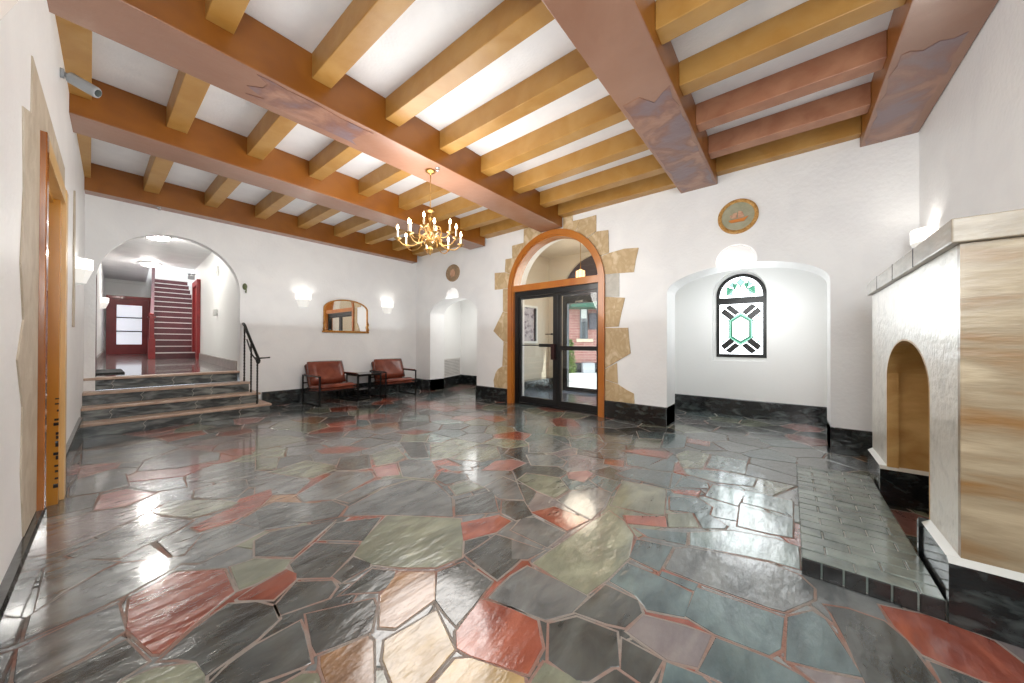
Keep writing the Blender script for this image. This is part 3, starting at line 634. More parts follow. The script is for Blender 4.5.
b = MB(); b.prism(rectp(3.38, 4.14, 1.15, 1.165), .03, .055, DW); b.prism(rectp(3.36, 3.68, 1.13, 1.19), .02, .06, DW)
b.build('push_bar', BLACK, lf)
b = MB(); b.prism(rectp(3.325, 3.40, .90, 1.19), .0, .06, DW); b.build('latch_housing', DKRED, lf)
b = MB(); b.prism(rectp(3.38, 3.52, 1.36, 1.375), .0, .02, DW); b.prism(rectp(3.38, 3.40, 1.35, 1.385), .0, .06, DW); b.build('lever_handle', BLACK, lf)

# stones around the arch
sur = empty('door_stone_surround', (5.3, 3.37, .28), 'jagged tan flagstone surround framing the arched wooden entrance doorway', 'stone surround')
def ar(a0, a1, n=6, r=1.0): return arc(c0, r, R_(a0), R_(a1), n)
def zang(deg): return R_(deg)
RS = [
    [(3.137, 3.25), (3.137, 3.44), (2.94, 3.44), (2.94, 3.335), (2.80, 3.33)]+ar(118, 103),
    [(2.80, 3.33), (2.495, 3.335), (2.495, 3.065)]+ar(132, 118.5),
    [(2.495, 3.06), (2.282, 3.04), (2.27, 2.67)]+ar(156, 132.5),
    [(2.27, 2.665), (2.02, 2.69), (1.79, 2.665), (1.835, 2.48), (1.863, 2.30), (2.37, 2.33)]+ar(174, 156.5, 3),
    [(2.37, 1.96), (2.312, 1.96), (2.004, 1.918), (2.06, 1.69), (2.107, 1.467), (2.37, 1.46)],
    [(2.37, 1.455), (1.952, 1.447), (1.935, 1.25), (1.911, 1.047), (2.37, .77)],
    [(2.37, .765), (2.132, .895), (2.116, .56), (2.37, .62)],
    [(2.37, .615), (2.116, .555), (1.98, .48), (1.86, .43), (1.85, .276), (2.37, .276)]]
LS = [
    [(3.603, 3.23), (3.603, 3.43), (4.025, 3.43), (4.033, 3.164)]+ar(48, 75),
    [(4.033, 3.16), (4.324, 3.153), (4.323, 2.908)]+ar(30, 48, 4)[::1],
    [(4.323, 2.905), (4.50, 2.909), (4.516, 2.65)]+ar(20, 31, 3),
    [(4.516, 2.648), (4.798, 2.665), (4.797, 2.315), (4.37, 2.306)]+ar(6, 20, 3),
    [(4.37, 2.30), (4.566, 2.306), (4.564, 1.845), (4.37, 1.80)],
    [(4.37, 1.795), (4.564, 1.845), (4.70, 1.65), (4.829, 1.456), (4.68, 1.33), (4.544, 1.233), (4.37, 1.2)],
    [(4.37, 1.195), (4.544, 1.233), (4.576, .726), (4.37, .75)],
    [(4.37, .745), (4.576, .726), (4.70, .66), (4.761, .584), (4.82, .42), (4.80, .276), (4.37, .276)]]
for P in RS+LS:
    b = MB(); b.prism(inset(P, .002), -.014, .0, DW); b.build('flagstone', STONEQ, sur, bevel=.003)
b = MB(); b.prism([(2.37, 1.965), (2.37, 2.325), (2.10, 2.32), (2.10, 1.945), (2.3, 1.96)], -.012, .0, DW)
o = b.build('flagstone', STONEG, sur, bevel=.003); o['label'] = 'pale grey flagstone'

# vestibule: outer door frame, dark fanlight, notice board, pendant
od = st(bpy.data.objects.new('door_2', None)); COL.objects.link(od); od.location = (XO+.1, 3.46, 0)
def V(h, a, b): return (XO+h, a, b)
b = MB(); b.prism(rectp(2.42, 4.5, 0, 2.38), .05, .15, V, holes=[rectp(2.5, 3.44, .1, 2.2), rectp(3.52, 4.37, .1, 2.2)])
b.build('door_frame', BLACK, od)
b = MB()
for y0, y1 in ((2.5, 3.44), (3.52, 4.37)): b.prism(rectp(y0, y1, .1, 2.2), .09, .098, V)
b.build('glass_pane', GLASS, od)
b = MB(); b.prism([(2.42, 2.38)]+arc((3.46, 2.38), 1.04, PI, 0, 24, .96)[1:-1]+[(4.5, 2.38)], .06, .12, V); b.build('fanlight_board', DKGREY, od)
b = MB(); b.prism(rectp(3.9, 4.1, 2.21, 2.25), -.02, .05, V); b.build('door_closer', CHROME, od)
nb = empty('notice_board', (6.6, 4.88, 1.22), 'wide framed glass-fronted notice board on the vestibule side wall', 'notice board')
b = MB(); b.prism([(6.25, 1.2), (6.93, 1.2), (6.93, 2.1), (6.25, 2.1)], 4.80, 4.88, YP, holes=[[(6.30, 1.25), (6.88, 1.25), (6.88, 2.05), (6.30, 2.05)]]); b.build('frame', WHITEP, nb)
b = MB(); b.box((6.30, 4.85, 1.25), (6.88, 4.87, 2.05)); b.build('notice_sheet', PAPER, nb)
b = MB(); b.box((6.84, 4.81, 1.25), (6.88, 4.85, 2.05)); b.build('inner_edge', BLACK, nb)
pn = empty('pendant_lamp', (6.56, 3.45, 3.4), 'small amber glass pendant lamp hanging on a chain in the vestibule', 'pendant lamp')
b = MB(); b.lathe([(0, 0), (.06, 0), (.05, -.03), (.01, -.04)], (6.56, 3.45, 3.4), 14); b.build('canopy', BRASS, pn)
b = MB(); b.tube([(6.56, 3.45, 3.37), (6.56, 3.45, 2.76)], .006, 6); b.build('chain', BRASS, pn)
b = MB(); b.lathe([(.02, .1), (.10, .06), (.10, -.12), (.085, -.14), (0, -.14)], (6.56, 3.45, 2.67), 8, smooth=False); b.build('lamp_shade', PENDG, pn)
b = MB()
for k in range(8):
    a = 2*PI*k/8; b.tube([(6.56+.103*math.cos(a), 3.45+.103*math.sin(a), 2.53), (6.56+.103*math.cos(a), 3.45+.103*math.sin(a), 2.74)], .004, 5)
b.build('cage', BRASS, pn)
lamp('pendant_light', 'POINT', (6.56, 3.45, 2.40), 36, (1, .84, .68), .35)

# ------------------------------------------------------------ stained glass window in the recess
wn = st(bpy.data.objects.new('window_1', None)); COL.objects.link(wn); wn.location = (6.93, .645, .97)
def WP(h, a, b): return (6.93+h, a, b)
WY0, WY1, WZ0, WZS, WR = .292, 1.0, .972, 2.03, .354
wc = ((WY0+WY1)/2, WZS)
def archp(y0, y1, z0, c, r, rz, n=24): return [(y0, z0), (y0, c[1])]+arc(c, r, PI, 0, n, rz)[1:-1]+[(y1, c[1]), (y1, z0)]
b = MB(); b.prism(archp(WY0-.05, WY1+.12, WZ0-.12, wc, WR+.08, .5), .03, .06, WP, holes=[archp(WY0, WY1, WZ0, wc, WR, .355)]); b.build('plaster_reveal', WALL2, wn)
b = MB(); b.prism(archp(WY0, WY1, WZ0, wc, WR, .355), 0, .06, WP, holes=[rectp(WY0+.05, WY1-.05, WZ0+.055, 1.88), [(WY0+.05, 1.99), (WY1-.05, 1.99)]+arc((wc[0], 2.01), WR-.05, 0, PI, 20, .325)])
b.build('window_frame', LEAD, wn)
def pane(name, polys, m, d0=.022, d1=.030):
    b = MB()
    for p in polys: b.prism(p, d0, d1, WP)
    return b.build(name, m, wn)
iy0, iy1, iz0, iz1 = WY0+.05, WY1-.05, WZ0+.055, 1.88
cy, cz = (iy0+iy1)/2, (iz0+iz1)/2
pane('white_glass', [rectp(iy0, iy1, iz0, iz1), [(iy0, 1.99), (iy1, 1.99)]+arc((wc[0], 2.01), WR-.05, 0, PI, 20, .325)], GLW)
def band(poly_o, poly_i):
    return [[poly_o[i], poly_o[(i+1) % len(poly_o)], poly_i[(i+1) % len(poly_i)], poly_i[i]] for i in range(len(poly_o))]
def hexa(hw, hh, hs): return [(cy, cz+hh), (cy+hw, cz+hs), (cy+hw, cz-hs), (cy, cz-hh), (cy-hw, cz-hs), (cy-hw, cz+hs)]
pane('pale_green_glass', band(hexa(.165, .27, .155), hexa(.145, .245, .145))+band(hexa(.125, .22, .13), hexa(.112, .20, .122))
     + [[(cy+s*.27, cz+.19), (cy+s*.285, cz+.19), (cy+s*.285, cz-.19), (cy+s*.27, cz-.19)] for s in (1, -1)]
     + [[(cy+s*.16, cz+t*.15), (cy+s*.27, cz+t*.255), (cy+s*.27, cz+t*.225), (cy+s*.17, cz+t*.125)] for s in (1, -1) for t in (1, -1)], GLP, .016, .022)
pane('green_glass', band(hexa(.147, .248, .147), hexa(.125, .22, .13)), GLG, .016, .022)
dk = []
for s_ in (1, -1):
    for t_ in (1, -1):
        for P in ([(.29, .285), (.235, .355), (.088, .222), (.146, .152)], [(.222, .368), (.152, .418), (.012, .282), (.078, .232)]):
            dk.append([(cy+s_*a_, cz+t_*c_) for a_, c_ in P])
pane('black_glass', dk, GLD, .012, .02)
fc = (wc[0], 1.995)
def fq(P, sg=1): return [(fc[0]+sg*x_*.00264, fc[1]+z_*.00345) for x_, z_ in P]
pane('green_glass', [fq([(-76, 52), (-34, 40), (-78, 10)], k) for k in (1, -1)]+[fq([(-40, 70), (-16, 62), (-32, 36)], k) for k in (1, -1)], GLG, .016, .022)
pane('pale_green_glass', [fq([(-82, 12), (-40, 40), (-44, 8)], k) for k in (1, -1)]+[fq([(-70, 60), (-42, 76), (-38, 46)], k) for k in (1, -1)]+[fq([(0, 88), (-20, 72), (0, 54), (20, 72)])], GLP, .014, .02)
def pf(x_, z_): return fq([(x_, z_)])[0]
b = MB()
def led(p, q_, r=.005): b.bar((6.944, p[0], p[1]), (6.944, q_[0], q_[1]), r)
for P in (hexa(.165, .27, .155), hexa(.125, .22, .13)):
    for i in range(6): led(P[i], P[(i+1) % 6])
for s in (1, -1):
    led((cy+s*.25, cz+.24), (cy+s*.25, cz-.24), .0045); led((cy+s*.165, cz+.1), (cy+s*.285, cz+.1)  , .0045); led((cy+s*.165, cz-.1), (cy+s*.285, cz-.1), .003)
    led((cy, cz+s*.27), (cy, cz+s*.41), .003)
for k in (1, -1):
    for P, Q in (((0, 52), (k*48, 4)), ((0, 52), (k*34, 38)), ((k*34, 38), (k*84, 8)), ((k*34, 38), (k*80, 54)), ((k*34, 38), (k*42, 78)), ((0, 52), (k*20, 72)), ((k*20, 72), (0, 90)), ((k*16, 62), (k*42, 76))): led(pf(*P), pf(*Q), .0045)
b.build('lead_strips', LEAD, wn)
lamp('recess_fill', 'POINT', (6.3, .52, 1.75), 17, (.97, .99, 1), .45)  # unseen fill lamp added to brighten the window recess
lamp('alcove_fill', 'POINT', (6.25, 6.1, 1.95), 17, (1, .985, .96), .4)  # unseen lamp added to lift the alcove walls and arch underside

# ------------------------------------------------------------ white shells on the arch crowns, medallions
def shell(y, z, label, hw=.215, hh=.2):
    e = empty('arch_crown_shell', (XW(y), y, z), label, 'shell ornament', 'white shells on the arch crowns')
    b = MB(); n = 14; rows = 7; x = XW(y)
    for i in range(rows+1):
        ph = PI/2*i/rows
        for k in range(n+1):
            a = PI*k/n*1.16-.08*PI
            rr = math.sin(ph); fl = 1+.03*math.cos(k*PI)*math.sin(ph)
            b.v.append(Vector((x-.13*math.cos(ph), y-hw*rr*math.cos(a)*fl, z+.05+hh*rr*math.sin(a)*fl)))
    m = n+1
    for i in range(rows):
        for k in range(n): b.f.append([i*m+k, i*m+k+1, (i+1)*m+k+1, (i+1)*m+k]); b.m.append(0); b.sm.append(True)
    b.build('shell_dome', PLAST, e)
    b = MB(); b.prism(arc((y, z+.05), hw+.012, -.08*PI, 1.08*PI, 20, hh+.012), -.012, 0, DW); b.build('back_plate', PLAST, e)
    return e
shell(.54, 2.225, 'white glazed shell on the crown of the wide arch before the stained glass window')
shell(6.16, 2.245, 'white glazed shell on the crown of the narrow alcove arch near the corner', .2, .19)
def medallion(y, z, ry, rz, label, m_rim, m_ground, ship):
    e = empty('wall_medallion', (XW(y), y, z), label, 'medallion')
    b = MB(); n = 40; x = XW(y)
    prof = [(1.0, 0), (1.0, .018), (.95, .032), (.86, .032), (.80, .018)]
    for s, h in prof:
        for k in range(n): a = 2*PI*k/n; b.v.append(Vector((x-h, y+ry*s*math.cos(a), z+rz*s*math.sin(a))))
    for i in range(len(prof)-1):
        for k in range(n): k2 = (k+1) % n; b.f.append([i*n+k, i*n+k2, (i+1)*n+k2, (i+1)*n+k]); b.m.append(0); b.sm.append(True)
    b.build('rim', m_rim, e)
    b = MB(); b.prism([(y+ry*.82*math.cos(2*PI*k/n), z+rz*.82*math.sin(2*PI*k/n)) for k in range(n)], -.016, 0, DW); b.build('ground', m_ground, e)
    b = MB()
    for k in range(44):
        a = 2*PI*k/44; c = Vector((x-.034, y+ry*.905*math.cos(a), z+rz*.905*math.sin(a)))
        b.lathe([(0, .011), (.008, .007), (.011, 0), (.008, -.007), (0, -.011)], c, 6)
    b.build('bead_border', MEDG if ship else m_rim, e)
    if ship:
        b = MB(); b.prism([(y+.10, z-.04), (y+.075, z-.075), (y-.07, z-.075), (y-.115, z-.02), (y-.06, z-.035)], -.03, -.014, DW); b.build('ship_hull', MEDO, e)
        b = MB()
        for P in ([(y+.07, z-.02), (y+.05, z+.045), (y+.0, z+.05), (y+.01, z-.025)], [(y-.0, z-.025), (y-.01, z+.07), (y-.05, z+.05), (y-.075, z-.02)], [(y+.075, z-.02), (y+.085, z+.02), (y+.06, z+.03)]):
            b.prism(P, -.028, -.014, DW)
        b.build('ship_sails', MEDS, e, bevel=.004)
    else:
        b = MB(); b.prism([(y+.05, z-.09), (y-.07, z-.08), (y-.09, z+.02), (y-.02, z+.1), (y+.06, z+.06), (y+.09, z-.01)], -.028, -.014, DW); b.build('relief_figure', MEDS, e, bevel=.006)
    return e
medallion(.52, 2.842, .222, .222, 'round sage green plaster medallion with gilt rim and a sailing ship, above the window arch', MEDG, MED, True)
medallion(6.14, 2.84, .235, .20, 'small dull bronze oval medallion above the alcove arch near the corner', MED2, MED2, False)

# radiator grille in the alcove
g = empty('radiator_grille', (6.35, 7.29, .3), 'white perforated metal radiator grille low in the corner alcove', 'grille')
A_, B_ = Vector((5.90, 7.1144, 0)), Vector((6.80, 7.487, 0)); du = (B_-A_).normalized(); nn = Vector((du.y, -du.x, 0)); Lg = (B_-A_).length
def GP(h, a, b): p = A_+du*a+nn*h; return (p.x, p.y, b)
b = MB(); b.prism([(0, .30), (Lg, .30), (Lg, .76), (0, .76)], .004, .012, GP); b.build('back_panel', DARKH, g)
b = MB(); b.prism([(-.02, .28), (Lg+.02, .28), (Lg+.02, .78), (-.02, .78)], .0, .024, GP, holes=[[(.015, .315), (Lg-.015, .315), (Lg-.015, .745), (.015, .745)]])
for i in range(1, 16):
    x = Lg*i/16; b.prism([(x-.008, .31), (x+.008, .31), (x+.008, .75), (x-.008, .75)], .010, .02, GP)
for i in range(1, 11):
    z = .30+.46*i/11; b.prism([(0, z-.008), (Lg, z-.008), (Lg, z+.008), (0, z+.008)], .009, .019, GP)
b.build('grille_lattice', GRILM, g)

# ------------------------------------------------------------ steps up to the hall
HF = .69
stp = empty('entry_steps', (.85, 6.9, 0), 'four broad slate steps with worn pinkish stone treads rising to the hall arch', 'steps')
rz = .17
ends = [1.95, 1.86, 1.79, 1.71]; ny = [6.80, 7.06, 7.33, 7.60]
for k in range(4):
    z0, z1 = rz*k, rz*(k+1)+(.01 if k == 3 else 0); y = ny[k]
    x0 = XL(y)+.0; x1 = ends[k]; yb = 7.62 if k < 3 else 7.80
    if k == 3: x1 = 1.69
    b = MB(); b.box((x0, y+.03, z0), (x1-.025, yb, z1-.035)); o = b.build('riser', RISER, stp)
    rr = random.Random(k)
    for q in range(3):
        v = MB(); xx = x0+(x1-x0)*(.2+.3*q+rr.uniform(-.1, .1)); v.tube([(xx, y+.03, z0+.0), (xx+.02, y+.028, z0+.05), (xx-.005, y+.028, z0+.09), (xx+.03, y+.03, z1-.04)], .003, 5); v.build('mortar_joint', VEIN, o)
    b = MB(); b.box((x0, y, z1-.035), (x1, yb, z1)); b.build('tread', TREAD, stp, bevel=.008)

# handrail
hr = empty('stair_handrail', (1.78, 7.3, .17), 'black wrought-iron handrail with twisted balusters on the right of the slate steps', 'handrail')
bal = [((1.73, 7.50, .51), 1.47), ((1.755, 7.20, .34), 1.18), ((1.775, 6.93, .17), 1.0)]
def twisted(p, z1, r=.011):
    b = MB(); n = 40; o = 0
    for i in range(n+1):
        z = p[2]+(z1-p[2])*i/n; tw = i*.7 if 3 < i < n-3 else 0
        for k in range(4): a = tw+PI/2*k; b.v.append(Vector((p[0]+r*1.3*math.cos(a), p[1]+r*1.3*math.sin(a), z)))
    for i in range(n):
        for k in range(4): k2 = (k+1) % 4; b.f.append([i*4+k, i*4+k2, (i+1)*4+k2, (i+1)*4+k]); b.m.append(0); b.sm.append(False)
    return b
for p, z1 in bal: twisted(p, z1).build('baluster', IRON, hr)
b = MB(); b.tube([(1.725, 7.56, 1.53), (1.73, 7.50, 1.50), (1.755, 7.20, 1.21), (1.775, 6.95, .98), (1.785, 6.90, .93)], [.026, .024, .022, .022, .018], 8); b.build('top_rail', IRON, hr)
b = MB(); b.tube([(1.755, 7.46, 1.25), (1.765, 7.2, .99), (1.775, 6.93, .88)], .012, 6); b.build('lower_rail', IRON, hr)
b = MB(); b.lathe([(0, .03), (.03, .02), (.036, 0), (.03, -.035), (.014, -.06), (0, -.065)], (1.78, 6.91, .90), 12)
b.tube([(1.73, 6.92, .94), (1.80, 6.88, .935), (1.88, 6.85, .94), (1.93, 6.84, .945)], [.012, .012, .010, .012], 8); b.build('scroll_end', IRON, hr)

# ------------------------------------------------------------ hall beyond the arch
def hz(y): return HF+.0105*(y-7.8)
def hl(y): return -.02+.034*(y-7.8)
def hrr(y): return 1.665+.045*(y-7.8)
YE = 17.0
def quad(name, P, m, th=None):
    b = MB(); b.add(P, [(0, 1, 2, 3)]); return st(b.build(name, m, recalc=False))
def slabP(name, P, d, m):
    b = MB(); P = [Vector(p) for p in P]; d = Vector(d)
    b.add(P+[p+d for p in P], [(0, 1, 2, 3), (7, 6, 5, 4), (0, 4, 5, 1), (1, 5, 6, 2), (2, 6, 7, 3), (3, 7, 4, 0)]); return st(b.build(name, m))
slabP('floor_hall', [(hl(7.78)-.2, 7.8, HF), (hrr(7.8)+.2, 7.8, HF), (hrr(YE)+.3, YE+.2, hz(YE)), (hl(YE)-.2, YE+.2, hz(YE))], (0, 0, -.1), HALLF)
slabP('wall_hall_left', [(hl(7.7), 7.78, 0), (hl(YE), YE, 0), (hl(YE), YE, 3.6), (hl(7.7), 7.78, 3.6)], (-.15, 0, 0), WALL2)
slabP('wall_hall_right', [(hrr(7.7)+.03, 7.78, 0), (hrr(13.3), 13.3, 0), (hrr(13.3), 13.3, 6.2), (hrr(7.7)+.03, 7.78, 6.2)], (.15, 0, 0), WALL2)
slabP('wall_hall_end', [(hl(YE)-.1, YE, 0), (3.1, YE, 0), (3.1, YE, 6.2), (hl(YE)-.1, YE, 6.2)], (0, .15, 0), WALL2)
slabP('ceiling_hall', [(-.3, 7.78, 3.33), (2.3, 7.78, 3.33), (2.3, 13.4, 3.30), (-.3, 13.4, 3.30)], (0, 0, .1), CEILM)
slabP('ceiling_hall_far', [(-.3, 13.4, 3.30), (1.02, 13.4, 3.30), (1.2, YE, 3.22), (-.3, YE, 3.22)], (0, 0, .1), CEILM)
slabP('wall_stair_side', [(2.75, 13.45, 0), (2.75, YE, 0), (2.75, YE, 6.2), (2.75, 13.45, 6.2)], (.4, 0, 0), WALL2)
slabP('wall_stair_return', [(hrr(13.3), 13.3, 0), (3.1, 13.3, 0), (3.1, 13.3, 6.2), (hrr(13.3), 13.3, 6.2)], (0, .12, 0), WALL2)
slabP('ceiling_stairwell', [(.9, 13.3, 5.6), (3.1, 13.3, 5.6), (3.1, YE+.1, 5.6), (.9, YE+.1, 5.6)], (0, 0, .1), CEILM)
slabP('wall_stair_upper', [(1.02, 13.4, 3.30), (1.2, YE, 3.30), (1.2, YE, 5.6), (1.02, 13.4, 5.6)], (-.08, 0, 0), WALL2)
slabP('wall_stair_header', [(.9, 13.4, 3.33), (1.95, 13.4, 3.33), (1.95, 13.4, 5.6), (.9, 13.4, 5.6)], (0, -.08, 0), WALL2)
b = MB(); b.box((hl(YE)-.05, YE-.06, 3.13), (1.2, YE, 3.22)); b.box((hl(YE)-.05, YE-.1, 3.19), (1.2, YE, 3.22)); st(b.build('trim_1', WALL2))
for nm, pts in (('baseboard_hall_left', [(hl(YE), YE), (hl(8.9), 8.9)]), ('baseboard_hall_right_near', [(hrr(7.8)+.03, 7.8), (hrr(12.2), 12.2)])):
    b = MB()
    n = len(pts)
    (xa, ya), (xb, yb) = pts; s = 1 if 'left' in nm else -1
    b.add([(xa, ya, hz(ya)), (xb, yb, hz(yb)), (xb, yb, hz(yb)+.17), (xa, ya, hz(ya)+.17), (xa+s*.025, ya, hz(ya)), (xb+s*.025, yb, hz(yb)), (xb+s*.025, yb, hz(yb)+.165), (xa+s*.025, ya, hz(ya)+.165)],
          [(0, 1, 2, 3), (7, 6, 5, 4), (0, 4, 5, 1), (1, 5, 6, 2), (2, 6, 7, 3), (3, 7, 4, 0)])
    st(b.build(nm, mat('grey_marble_base', (150, 142, 138), (170, 162, 158), rough=.3, scale=6, coat=.2)))
# end door
d3 = st(bpy.data.objects.new('door_3', None)); COL.objects.link(d3); d3.location = (.8, YE-.03, hz(YE))
zd = hz(YE)
b = MB(); b.prism([(.33, zd), (.42, zd), (.42, 2.60), (1.25, 2.60), (1.25, zd), (1.36, zd), (1.36, 2.70), (.33, 2.70)], YE-.12, YE, YP); b.build('door_frame', RED, d3)
rows = [(1.12, 1.50), (1.56, 1.94), (2.0, 2.38)]
rows = [(zd+.33, zd+.74), (zd+.78, zd+1.19), (zd+1.23, zd+1.62)]
b = MB(); b.prism([(.42, zd), (1.25, zd), (1.25, 2.60), (.42, 2.60)], YE-.07, YE-.01, YP, holes=[[(.55, a), (1.11, a), (1.11, c), (.55, c)] for a, c in [(rows[0][0], rows[2][1])]]); lf3 = b.build('door_leaf', RED, d3)
b = MB(); b.box((.55, YE-.05, rows[0][0]), (1.11, YE-.04, rows[2][1])); b.build('frosted_pane', FROST, lf3)
b = MB()
for z in (rows[0][1], rows[1][1]): b.box((.55, YE-.08, z), (1.11, YE-.04, z+.04))
b.build('glazing_bar', mat('grey_bar', (110, 106, 108), rough=.5), lf3)
# side door on the right
d4 = st(bpy.data.objects.new('door_4', None)); COL.objects.link(d4); d4.location = (1.87, 12.9, hz(12.9))
b = MB(); T4 = lambda h, a, c: (hrr(a)-h, a, c)
b.prism([(12.25, hz(12.3)), (12.38, hz(12.3)), (12.38, 2.74), (13.17, 2.74), (13.17, hz(13)), (13.28, hz(13)), (13.28, 2.88), (12.25, 2.88)], 0, .07, T4); b.build('door_frame', RED, d4)
b = MB(); b.prism([(12.38, hz(12.4)), (13.17, hz(13)), (13.17, 2.74), (12.38, 2.74)], .001, .02, T4); b.build('door_leaf', RED, d4)
# side door on the left
d5 = st(bpy.data.objects.new('door_5', None)); COL.objects.link(d5); d5.location = (0, 8.4, HF)
b = MB(); T5 = lambda h, a, c: (hl(a)+h, a, c)
b.prism([(7.95, HF), (8.04, HF), (8.04, 2.5), (8.72, 2.5), (8.72, HF), (8.82, HF), (8.82, 2.62), (7.95, 2.62)], 0, .06, T5); b.build('door_frame', REDD, d5)
b = MB(); b.prism([(8.04, HF), (8.72, HF), (8.72, 2.5), (8.04, 2.5)], .0, .02, T5); b.build('door_leaf', REDD, d5)
b = MB(); b.box((.06, 8.25, hz(8.3)), (.36, 9.3, hz(9.3)+.012)); tag(b.build('door_mat', RUBBER, bevel=.004), 'dark rubber mat on the raised hall floor beside the left doorway', 'mat')
# staircase
sw = empty('staircase', (1.4, 13.0, hz(13)), 'dark red staircase with white tread edges rising at the end of the hall', 'staircase')
sx0, sx1 = 1.04, 1.79; z0 = hz(13.0)
for k in range(15):
    y = 13.0+.262*k; z = z0+.174*k
    b = MB(); b.box((sx0+.024*k, y, z), (sx1+.4, y+.30, z+.15)); b.build('riser', REDD, sw)
    b = MB(); b.box((sx0+.024*k, y-.02, z+.15), (sx1+.4, y+.30, z+.174)); b.build('tread', NOSE, sw)
b = MB()
for k in range(15):
    y = 13.0+.262*k
    b.box((sx0-.05+.024*k, y-.02, z0), (sx0+.024*k, y+.262, z0+.174*(k+1)+.05))
b.build('stringer', REDD, sw)
b = MB(); b.box((1.0-.04, 12.92, z0), (1.05+.04, 13.04, z0+.55)); b.box((1.0-.02, 12.94, z0+.55), (1.05+.02, 13.02, z0+1.08)); b.box((.95, 12.91, z0+1.08), (1.10, 13.05, z0+1.13)); b.lathe([(0, .05), (.04, .035), (.05, 0), (.03, -.03)], (1.025, 12.98, z0+1.17), 12)
b.build('newel_post', RED, sw, bevel=.006)
b = MB(); b.bar((1.03, 13.0, z0+1.02), (1.36, 16.7, z0+1.02+2.46), .035); b.build('handrail', REDD, sw)
for k in range(14):
    y = 13.2+.262*k; x = 1.035+.024*k+.01; zz = z0+.174*(k+1); b = MB(); b.bar((x, y, zz), (x, y, z0+1.0+.6645*(y-13.0)), .014); b.build('baluster', REDD, sw)
# ceiling lights of the hall
hall_lights = [(.84, 9.75, 3.325, 'nearer of the two glowing flush ceiling lights, just inside the hall arch', 26), (1.0, 13.2, 3.30, 'farther glowing flush ceiling light, in front of the red staircase', 26)]
for x, y, z, lb, en in hall_lights:
    e = empty('ceiling_light', (x, y, z), lb, 'ceiling light', 'flush ceiling lights of the hall')
    b = MB(); b.lathe([(0, 0), (.20, 0), (.20, -.03), (.17, -.035)], (x, y, z), 24); b.build('base_ring', WHITEP, e)
    b = MB(); b.lathe([(.17, -.03), (.165, -.06), (.12, -.085), (.0, -.095)], (x, y, z), 24); b.build('diffuser', CEILLT, e)
lamp('stair_light', 'POINT', (1.9, 15.2, 4.9), 60, (.92, .96, 1), .2)
# small hall fittings
b = MB(); b.box((1.70, 9.72, 1.78), (1.76, 9.86, 1.92)); b.box((1.69, 9.76, 1.80), (1.70, 9.82, 1.90)); tag(b.build('thermostat', WHITEP, bevel=.005), 'small grey-white thermostat on the right hall wall beside the arch', 'thermostat')
b = MB(); b.box((1.72, 9.57, 2.64), (1.75, 9.65, 2.84)); b.lathe([(0, .05), (.025, .04), (.03, 0), (0, -.06)], (1.72, 9.61, 2.7), 8); tag(b.build('lamp_bracket', WHITEP, bevel=.005), 'small white lamp bracket high on the right hall wall', 'wall bracket')
e = empty('exit_light', (1.86, 13.1, 3.05), 'small twin-head emergency light high in the corner by the staircase', 'emergency light')
b = MB(); b.box((1.74, 13.16, 2.98), (1.88, 13.26, 3.08)); b.build('housing', GREYP, e)
for s in (0, 1): b = MB(); b.lathe([(0, 0), (.04, .02), (.045, .05), (0, .06)], (1.76+.09*s, 13.14, 3.08), 10); b.build('lamp_head', GREYP, e)

# ------------------------------------------------------------ wall sconces
def sconce(loc, ang, label, group, s=1.0, energy=1.6):
    """half-cone faceted glass bowl; its flat back on the wall; ang = direction it points to"""
    e = empty('wall_sconce', loc, label, 'wall light', group)
    L = Vector(loc)
    def P(r, t, z):
        a = ang+t; return L+Vector((math.cos(a)*r, math.sin(a)*r, z))
    ts = [-PI/2+PI*i/5 for i in range(6)]
    def shell_(prof):
        b = MB(); m = len(ts)
        for r, z in prof:
            for t in ts: b.v.append(P(r*s, t, z*s))
        for i in range(len(prof)-1):
            for k in range(m-1): b.f.append([i*m+k, i*m+k+1, (i+1)*m+k+1, (i+1)*m+k]); b.m.append(0); b.sm.append(False)
        return b
    u = shell_([(.135, .10), (.14, .12), (.138, .0)]); u.build('upper_glass', SHELLM, e)
    l = shell_([(.138, .0), (.085, -.15), (.06, -.155), (.0, -.155)]); l.build('lower_glass', SHELLH, e)
    b = MB(); nrm = Vector((math.cos(ang), math.sin(ang), 0)); tg = Vector((-nrm.y, nrm.x, 0))
    c = [L+tg*a*s+Vector((0, 0, z*s)) for a, z in ((-.06, -.13), (.06, -.13), (.06, .09), (-.06, .09))]
    b.add(c+[q+nrm*.012 for q in c], [(0, 1, 2, 3), (7, 6, 5, 4), (0, 4, 5, 1), (1, 5, 6, 2), (2, 6, 7, 3), (3, 7, 4, 0)]); b.build('back_plate', WHITEP, e)
    lamp('sconce_light', 'POINT', L+nrm*.07+Vector((0, 0, .05)), energy, (1, .96, .9), .03)
    return e
sconce((2.71, YM, 2.06), -PI/2, 'faceted white glass wall light to the left of the gilt mirror', 'half-cone glass wall lights')
sconce((4.56, YM, 2.06), -PI/2, 'faceted white glass wall light to the right of the gilt mirror', 'half-cone glass wall lights')
sconce((XL(5.85), 5.85, 1.96), 0, 'white glass wall light on the left wall near the slate steps', 'half-cone glass wall lights', .95, 1.5)
sconce((XL(1.33), 1.33, 1.98), 0, 'white glass wall light cut by the upper left corner of the photo', 'half-cone glass wall lights', 1.0, 1.5)
sconce((4.80, -1.01, 2.13), PI/2, 'white glass wall light glowing behind the fireplace mantel', 'half-cone glass wall lights', 1.0, 3)
sconce((hl(13.8), 13.8, 2.22), 0, 'small white wall light far down the left side of the hall', 'half-cone glass wall lights', 1.0, 1.5)

